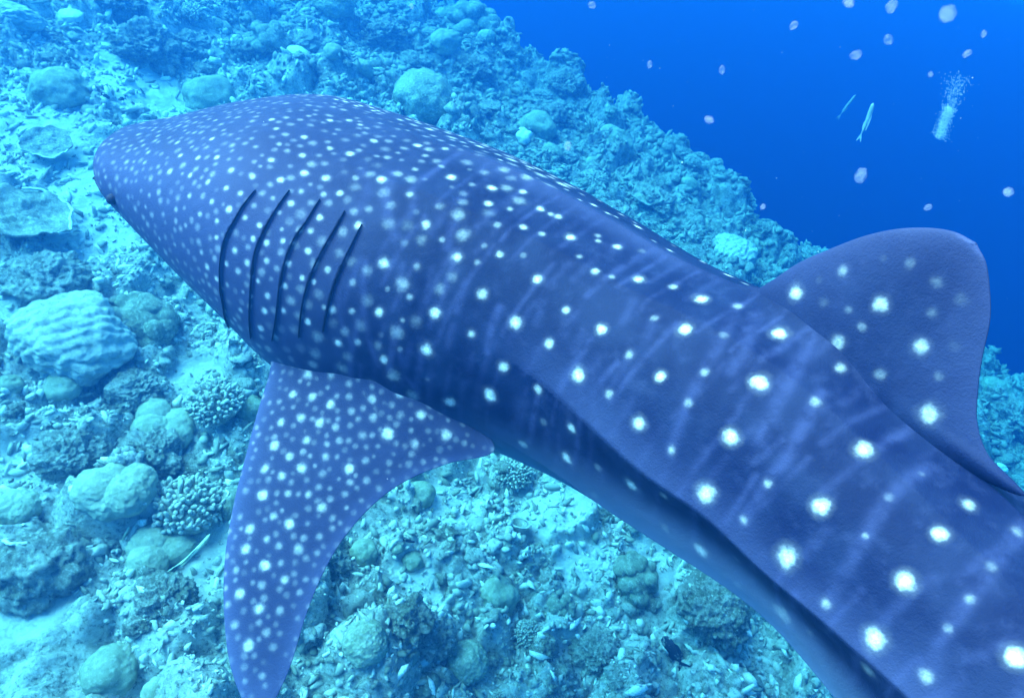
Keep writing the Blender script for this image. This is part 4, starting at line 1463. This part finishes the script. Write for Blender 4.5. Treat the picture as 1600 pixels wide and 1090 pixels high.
def make_coral(kind, x, y, r, i, label):
    name = NAMES[kind]
    if kind in ('dome', 'oval'):
        o = link(name, mesh_np(name, *dome_shape(i, 5, 0.24, 0.95 if kind == 'dome' else 0.6), MATS['dome' if kind == 'dome' else 'white']))
        place(o, x, y, r * 0.9, i, 0.2, sc=(1, 1, 0.88))
    elif kind == 'lobed':
        o = link(name, mesh_np(name, *lobed_shape(i, 6, 8), MATS['lobed']))
        place(o, x, y, r * 1.05, i, 0.12, sc=(1, 1, 0.85))
    elif kind == 'brain':
        o = link(name, mesh_np(name, *dome_shape(i, 5, 0.2, 0.8), MATS['brain']))
        place(o, x, y, r, i)
    elif kind == 'lumpy':
        o = link(name, mesh_np(name, *lumpy_shape(i), MATS['lumpy']))
        place(o, x, y, r * 1.1, i)
    elif kind == 'slab':
        o = link(name, mesh_np(name, *slab_shape(i), MATS['slab']))
        place(o, x, y, r, i, 0.0, zrot=-0.5)
    elif kind in ('rock', 'green'):
        o = link(name, mesh_np(name, *rock_shape(i, 6), MATS['rock' if i % 2 else 'rock2'] if kind == 'rock' else MATS['green']))
        place(o, x, y, r * 1.0, i, 0.22)
    elif kind == 'white':
        o = link(name, mesh_np(name, *lobed_shape(i, 4, 6, 0.6), MATS['white']))
        place(o, x, y, r * 1.15, i, 0.0)
    elif kind == 'mushroom':
        o = empty(name)
        link('cap', mesh_np('cap', *dome_shape(i, 4, 0.1, 0.55), MATS['white']), o).location = (0, 0, 0.35)
        s = link('stem', mesh_np('stem', *rock_shape(i, 3, 0.5), MATS['rock']), o)
        s.scale = (0.6, 0.6, 0.8)
        s.location = (0, 0, -0.1)
        place(o, x, y, r, i, 0.0)
    elif kind in ('finger', 'stick'):
        o = empty(name)
        g = finger_geo(i, 230, 0.17, 0.062, 0.86) if kind == 'finger' else finger_geo(i, 46, 0.75, 0.075, 0.4)
        b = link('branches', mesh_np('branches', *g, MATS['finger']), o)
        b['kind'] = 'stuff'
        v, f = dome_shape(i, 4, 0.1, 0.72)
        link('coral_base', mesh_np('coral_base', v * (0.86 if kind == 'finger' else 0.42), f, MATS['table']), o)
        place(o, x, y, r * 1.12, i, -0.05)
    elif kind == 'table':
        o = empty(name)
        v, f = plate_geo(i)
        link('plate', mesh_np('plate', v, f, MATS['table']), o).location = (0, 0, 0.28)
        v, f = rim_geo(i, 0.97, 0.045, 2.6)
        if i - 3 in (38, 39):
            link('rim', mesh_np('rim', v, f, MATS['rim']), o).location = (0, 0, 0.27)
        v, f = rock_shape(i, 3, 0.6)
        st = link('stem', mesh_np('stem', v * 0.45, f, MATS['rock']), o)
        place(o, x, y, r, i, -0.05, tilt=1.3)
    elif kind in ('cup', 'cup_rock'):
        o = empty(name)
        mk = dome_shape(i, 5, 0.15, 0.9) if kind == 'cup' else rock_shape(i, 5)
        link('coral_base', mesh_np('coral_base', *mk, MATS['lumpy' if kind == 'cup' else 'rock']), o)
        v, f = rim_geo(i, 0.5 if kind == 'cup' else 0.30, 0.06, 4.2)
        rm = link('rim', mesh_np('rim', v, f, MATS['rim']), o)
        rm.location = (0.1, -0.25, 0.45) if kind == 'cup' else (0.55, -0.25, 0.35)
        rm.rotation_euler = (0.8, 0.4, 0)
        place(o, x, y, r, i, 0.0)
    elif kind in ('sponge', 'vase'):
        o = empty(name)
        n = 3 if kind == 'sponge' else 1
        for k in range(n):
            nz, na = 22, 28
            zz = np.linspace(0, 1, nz)
            a = np.linspace(0, 2 * math.pi, na, endpoint=False)
            Z, A = np.meshgrid(zz, a, indexing='ij')
            R_ = (0.42 + 0.10 * np.sin(Z * 9 + k)) if kind == 'sponge' else (0.45 + 0.55 * Z)
            R_ = R_ * (1 + 0.06 * noise3(np.stack([np.cos(A) * 2, np.sin(A) * 2, Z * 4 + i], -1), i))
            hgt = (1.9 - 0.5 * k) if kind == 'sponge' else 1.1
            out_ = np.stack([R_ * np.cos(A) * (1 if kind == 'vase' else .7), R_ * np.sin(A) * (1 if kind == 'vase' else .7), Z * hgt], -1)
            inn = out_ * np.array([0.72, 0.72, 1.0]) + np.array([0, 0, -0.01])
            V = np.vstack([out_.reshape(-1, 3), inn.reshape(-1, 3)])
            F = grid_faces(nz, na, True)
            nn = nz * na
            j = np.arange(na)
            e0 = (nz - 1) * na
            F = np.vstack([F, F[:, ::-1] + nn, np.stack([e0 + j, e0 + (j + 1) % na, e0 + nn + (j + 1) % na, e0 + nn + j], -1)])
            t = link('tube', mesh_np('tube', V, F, MATS['white' if kind == 'sponge' else 'finger']), o)
            t.location = ((0, 0, -0.2), (0.55, 0.2, -0.2), (-0.35, 0.5, -0.2))[k]
            t.rotation_euler = (0.25 * (k - 1), 0.2 * k, k)
        place(o, x, y, r, i, 0.0)
    tag(o, label, CATS[kind])
    return o


for i, (kind, x, y, r) in enumerate(CORALS):
    make_coral(kind, x, y, r, i + 3, CORAL_LABELS[i])


# rough rocks and small heads between the named ones
def scatter():
    variants = []
    for k in range(6):
        variants.append(('coral_rock', mesh_np('coral_rock', *rock_shape(200 + k, 5), MATS['rock' if k % 2 else 'rock2'])))
    for k in range(3):
        variants.append(('dome_coral', mesh_np('dome_coral', *dome_shape(230 + k, 4, 0.25), MATS['dome'])))
    for k in range(2):
        variants.append(('knobbly_coral', mesh_np('knobbly_coral', *lumpy_shape(250 + k, 5), MATS['lumpy'])))
    for k in range(2):
        variants.append(('lobed_coral', mesh_np('lobed_coral', *lobed_shape(270 + k, 5, 6), MATS['lobed'])))
    fv = finger_geo(290, 130, 0.22, 0.08, 0.7)
    variants.append(('finger_coral', mesh_np('finger_coral', *fv, MATS['finger'])))
    variants.append(('bleached_coral', mesh_np('bleached_coral', *lobed_shape(300, 4, 6, 0.6), MATS['white'])))
    words = {'coral_rock': ('rough sediment dusted rock lying among the rubble of the reef slope', 'rock', 'rough rocks strewn over the reef slope'),
             'dome_coral': ('small smooth brown dome coral growing between the reef rocks', 'coral', 'small dome corals on the reef slope'),
             'knobbly_coral': ('small dark knobbly coral head growing between the reef rocks', 'coral', 'small knobbly corals on the reef slope'),
             'lobed_coral': ('small rounded lobed coral head growing between the reef rocks', 'coral', 'small lobed corals on the reef slope'),
             'finger_coral': ('small pale tuft of finger coral growing between the reef rocks', 'coral', 'small finger corals on the reef slope'),
             'bleached_coral': ('small chalky white bleached coral lump among the reef rubble', 'coral', 'small bleached corals on the reef slope')}
    SHORT = MARKS_SHORT
    marks = [(SHORT[i], *image_xy((c[1], c[2], smooth_z(c[1], c[2])))[:2]) for i, c in enumerate(CORALS) if i in SHORT]
    marks += [('the gill slits', 350, 500), ('the pectoral fin tip', 410, 1080), ('the curve of the trailing fin edge', 570, 800),
              ('the belly outline', 1000, 830), ('the shark\'s forehead', 450, 145), ('the shark\'s humped back', 620, 178)]
    todo = []
    weights = np.array([5] * 6 + [0.7] * 3 + [2.6] * 2 + [1.5] * 2 + [1.2] + [1.4])
    weights = weights / weights.sum()
    pts = [(x, y, r) for _, x, y, r in CORALS]
    C0 = Vector(CAM_LOC)
    Rm = Matrix(CAM_ROT.tolist())
    made = 0
    tries = 0
    while made < 330 and tries < 9000:
        tries += 1
        x, y = rng.uniform(-7.6, 7.4), rng.uniform(-1.3, 10.6)
        z = float(reef_height(np.array([x]), np.array([y]))[0])
        q = Rm @ (Vector((x, y, z)) - C0)
        if q.z < 0.5:
            continue
        px, py = 800 + 1100 * q.x / q.z, 545 + 1100 * q.y / q.z
        if not (-40 < px < 1640 and -40 < py < 1130):        # only where the place is in view
            continue
        if float(sand_mask(np.array([x]), np.array([y]))[0]) > 0.4 and rng.random() < 0.9:
            continue
        r = (0.055 + 0.10 * rng.random() ** 2) * (1 + 0.05 * max(y, 0))
        if any((x - a) ** 2 + (y - b) ** 2 < (0.8 * (r + c)) ** 2 for a, b, c in pts):
            continue
        pts.append((x, y, r))
        k = rng.choice(len(variants), p=weights)
        nm, me = variants[k]
        o = link(nm, me)
        place(o, x, y, r * 1.15, made * 7, 0.26, zrot=rng.uniform(0, 6.28), sc=(rng.uniform(.8, 1.25), rng.uniform(.8, 1.25), rng.uniform(.7, 1.15)))
        tag(o, words[nm][0], words[nm][1], words[nm][2])
        sz = 'tiny' if r < 0.075 else 'small' if r < 0.11 else 'middling' if r < 0.15 else 'big'
        w = {'coral_rock': ('pale crusty rock', 'greyer dark rock')[k < 6 and k % 2 == 0], 'dome_coral': 'smooth dome coral',
             'knobbly_coral': 'knobbly coral', 'lobed_coral': 'lobed coral', 'finger_coral': 'finger coral tuft',
             'bleached_coral': 'chalky white coral'}[nm]
        todo.append((o, sz + ' ' + w, (x, y, z)))
        made += 1
    describe(todo, marks)


scatter()

# ---------------------------------------------------------------- fish and drifting things
def at(px, py, dist):
    """a point the given distance from the camera position, used only to work out where things stand"""
    d = Vector(((px - 800) / 1100, (py - 545) / 1100, 1.0))
    w = Matrix(CAM_ROT.tolist()).transposed() @ d
    return Vector(CAM_LOC) + w.normalized() * dist


def fish(name, label, cat, loc, heading, length, depth, width, mat, fork=0.25, snout=0.0, group=None, bend=0.0):
    n, m_ = 36, 20
    t = np.linspace(0, 1, n)
    prof = np.sin(np.clip(t, 0, 1) ** 0.62 * math.pi) ** 0.8 * (1 - 0.25 * t) + 0.12
    prof *= sstep(0, 0.05 + snout, t) * 0.8 + 0.2
    prof = np.where(t > 0.92, prof, prof)
    a = np.linspace(0, 2 * math.pi, m_, endpoint=False)
    X = np.repeat((0.5 - t)[:, None], m_, 1) * length
    yoff = bend * (t - 0.4) ** 2
    Y = np.cos(a)[None] * prof[:, None] * width + yoff[:, None]
    Z = np.sin(a)[None] * prof[:, None] * depth
    V = np.stack([X, Y, Z], -1).reshape(-1, 3)
    F = tri(grid_faces(n, m_, True))
    j = np.arange(m_)
    V = np.vstack([V, [(length * .505, yoff[0], 0)], [(-length * .505, yoff[-1], 0)]])
    F = np.vstack([F, np.stack([np.full(m_, n * m_), j, (j + 1) % m_], -1),
                   np.stack([np.full(m_, n * m_ + 1), (n - 1) * m_ + (j + 1) % m_, (n - 1) * m_ + j], -1)])
    o = empty(name, loc)
    o.rotation_euler = Vector(heading).to_track_quat('X', 'Z').to_euler()
    link('body', mesh_np('body', V, F, mat), o)

    def flat(nm, pts, th=0.0025):
        P = np.array([(p[0] * length, yoff[-1] if p[0] < -.4 else 0, p[1] * depth) for p in pts])
        k = len(P)
        Vf = np.vstack([P + [0, th, 0], P - [0, th, 0]])
        bm = bmesh.new()
        vs = [bm.verts.new(q) for q in Vf]
        bm.faces.new(vs[:k])
        bm.faces.new(vs[k:][::-1])
        for q in range(k):
            bm.faces.new([vs[q], vs[k + q], vs[k + (q + 1) % k], vs[(q + 1) % k]])
        bmesh.ops.recalc_face_normals(bm, faces=bm.faces)
        me = bpy.data.meshes.new(nm)
        bm.to_mesh(me)
        bm.free()
        me.materials.append(mat)
        link(nm, me, o)
    flat('tail_fin', [(-.47, .18), (-.60, .9), (-.72, 1.25), (-.64, .35), (-.60, 0), (-.64, -.35), (-.72, -1.25), (-.60, -.9), (-.47, -.18)])
    flat('dorsal_fin', [(.18, .9), (.05, 1.45), (-.15, 1.4), (-.34, 1.15), (-.36, .4), (0, .5)])
    flat('anal_fin', [(-.05, -.8), (-.14, -1.4), (-.32, -1.15), (-.36, -.4), (-.1, -.4)])
    tag(o, label, cat, group)
    return o


dark_fish = coral_mat('dark_fish_scales', (0.015, 0.018, 0.03), (0.03, 0.035, 0.05), (0.05, 0.05, 0.07), 80, 0.002)
pale_fish = coral_mat('pale_fish_scales', (0.45, 0.50, 0.34), (0.62, 0.66, 0.48), (0.75, 0.78, 0.66), 80, 0.001)


def above(px, py, up):
    """on the reef under an image direction, lifted by up"""
    d = (at(px, py, 1.0) - Vector(CAM_LOC))
    lo = 3.0
    for _ in range(400):
        p = Vector(CAM_LOC) + d * lo
        if p.z < float(reef_height(np.array([p.x]), np.array([p.y]))[0]) + up:
            break
        lo += 0.03
    return p


p = above(303, 863, 0.16)
hd = tuple(above(325, 843, 0.20) - above(283, 885, 0.14))
fish('slender_fish', 'long slender pale fish hovering over sand beside the spotted fin', 'fish', p, hd, 0.34, 0.017, 0.015, pale_fish, bend=0.10)
p = above(197, 832, 0.12)
fish('slender_fish', 'tiny pale stick shaped fish in front of the big lobed coral', 'fish', p, (-0.25, 0.55, 0.35), 0.10, 0.010, 0.009, pale_fish)
p = above(1050, 1014, 0.30)
fish('dark_reef_fish', 'blackish fish with forked tail swimming close under the shark', 'fish', p, (-0.80, 0.20, 0.35), 0.24, 0.060, 0.024, dark_fish)
p = above(166, 151, 0.1)
fish('dark_reef_fish', 'tiny dark fish over the left part of the bright sand patch', 'fish', p, (0.5, 0.4, -0.2), 0.09, 0.018, 0.01, dark_fish)
p = above(190, 155, 0.1)
fish('dark_reef_fish', 'tiny dark fish over the bright sand, right of another like it', 'fish', p, (-0.6, -0.3, -0.3), 0.09, 0.018, 0.01, dark_fish)
p = above(640, 845, 0.05)
fish('dark_reef_fish', 'small thin dark fish low over rubble between fin and flank', 'fish', p, (0.8, 0.5, 0.0), 0.09, 0.012, 0.008, dark_fish)
blue_fish = coral_mat('silver_blue_fish_scales', (0.18, 0.24, 0.26), (0.26, 0.32, 0.34), (0.36, 0.42, 0.44), 80, 0.001)
fish('pale_open_water_fish', 'pale upright fish out in open blue water above the dorsal fin', 'fish', at(1356, 186, 9.5), (-0.10, 0.05, 1), 0.36, 0.026, 0.022, blue_fish, bend=0.06)
fish('pale_open_water_fish', 'faint slanting fish in open blue water, left of the brighter upright one', 'fish', at(1325, 164, 12.5), (0.25, 0.05, 1), 0.34, 0.018, 0.015, blue_fish)

# blurred plankton and flakes drifting in the water
fl = N('plankton_jelly')
_b = fl.n('ShaderNodeBsdfPrincipled')
_b.inputs['Base Color'].default_value = (0.75, 0.72, 0.80, 1)
_b.inputs['Roughness'].default_value = 0.9
_b.inputs['Specular IOR Level'].default_value = 0.0
_lw = fl.n('ShaderNodeLayerWeight')
_lw.inputs['Blend'].default_value = 0.5
_tr = fl.n('ShaderNodeBsdfTransparent')
_mx = fl.n('ShaderNodeMixShader')
fl.lk(fl.rng(_lw.outputs['Facing'], 0.0, 0.75, 0.91, 1.0), _mx.inputs[0])
fl.lk(_b.outputs[0], _mx.inputs[1])
fl.lk(_tr.outputs[0], _mx.inputs[2])
fl.lk(_mx.outputs[0], fl.out.inputs['Surface'])
FLAKES = [(1108, 187, 11, 1.8), (1240, 40, 7, 1.9), (1128, 109, 7, 2.4), (1326, 4, 13, 1.7), (1393, 10, 12, 2.6), (1337, 86, 8, 2.2), (1388, 62, 8, 3.0),
          (1345, 274, 15, 3.2), (1480, 22, 18, 3.0), (1511, 84, 6, 2.2), (1537, 53, 5, 2.4), 
          (1454, 116, 5, 2.6), (1192, 323, 5, 2.6),
          (1450, 324, 6, 3.0), (925, 8, 6, 2.0), 
          (1015, 101, 6, 2.8), (1575, 300, 8, 3.2), (887, 228, 9, 2.4), (643, 10, 4, 2.2)]
fv, ff = ICO[4]
fv = fv * (1 + 0.16 * noise3(fv * 1.3, 3) + 0.05 * noise3(fv * 3.5, 4))[:, None]
fmesh = mesh_np('plankton_flake', fv, ff, fl.m)
flake_list = []
for i, (px, py, r, d) in enumerate(FLAKES):
    o = link('plankton_flake', fmesh)
    o.location = at(px, py, d)
    s = r * (0.85 if r < 10 else 0.62) / 1100 * d
    o.scale = (s * 1.15, s, s * 0.85)
    o.rotation_euler = (i, i * 2.0, i * 0.7)
    tag(o, 'small pale flake of plankton drifting in the blue water', 'plankton', 'pale flakes drifting in the water')
    flake_list.append((o, ('tiny' if r < 5.5 else 'small' if r < 9 else 'large blurred') + ' pale plankton flake', o.location))
describe(flake_list, [('the pale column', 1476, 190), ('the bright upright fish', 1356, 186), ('the dorsal fin', 1450, 356),
                      ('the end of the reef crest', 1250, 390), ('the reef at top centre', 760, 60), ('the spiky coral on the crest', 925, 205),
                      ('the middle of the top edge of open water', 1200, 0), ('the upper right corner', 1600, 0)])

# the finest specks, far too many to count
n = 900
d = 1.6 + 9 * rng.random(n) ** 0.8
V, F = [], []
o8 = np.array([(1, 0, 0), (-1, 0, 0), (0, 1, 0), (0, -1, 0), (0, 0, 1), (0, 0, -1)], float)
f8 = np.array([(0, 2, 4), (2, 1, 4), (1, 3, 4), (3, 0, 4), (2, 0, 5), (1, 2, 5), (3, 1, 5), (0, 3, 5)])
pp = np.stack([rng.uniform(-6, 9, n), rng.uniform(-1.5, 11, n), rng.uniform(-2.2, 2.6, n)], -1)
pp = pp[np.linalg.norm(pp - np.array(CAM_LOC), axis=1) > 2.2]
for k, q in enumerate(pp):
    V.append(q + o8 * rng.uniform(0.0012, 0.0035) * rng.uniform(.6, 1.5, (6, 1)))
    F.append(f8 + 6 * k)
me = mesh_np('drifting_specks', np.vstack(V), np.vstack(F), MATS['white'])
tag(link('drifting_specks', me), 'fine white specks suspended in the water', kind='stuff')

# a thin column of bubbles far out, standing in for an unclear pale shape
V, F = [], []
v3, f3 = ICO[1]
c0, c1, c2 = at(1468, 216, 9.0), at(1484, 168, 9.0), at(1500, 118, 9.2)
k = 0
for _ in range(2600):
    t = rng.random()
    spread = 0.045 if t < 0.75 else 0.06
    if rng.random() < 0.82:
        c = c0.lerp(c1, t)
        s = 0.03
    else:
        c = c1.lerp(c2, t)
        s = 0.03 + 0.04 * t
    q = np.array(c) + rng.normal(size=3) * s * np.array([1, 1, .25])
    V.append(v3 * rng.uniform(0.0015, 0.004) + q)
    F.append(f3 + k)
    k += len(v3)
me = mesh_np('bubble_stand_in', np.vstack(V), np.vstack(F), MATS['white'])
tag(link('bubble_stand_in', me), 'thin column of fine bubbles standing in for a pale shape in open water', kind='stuff')
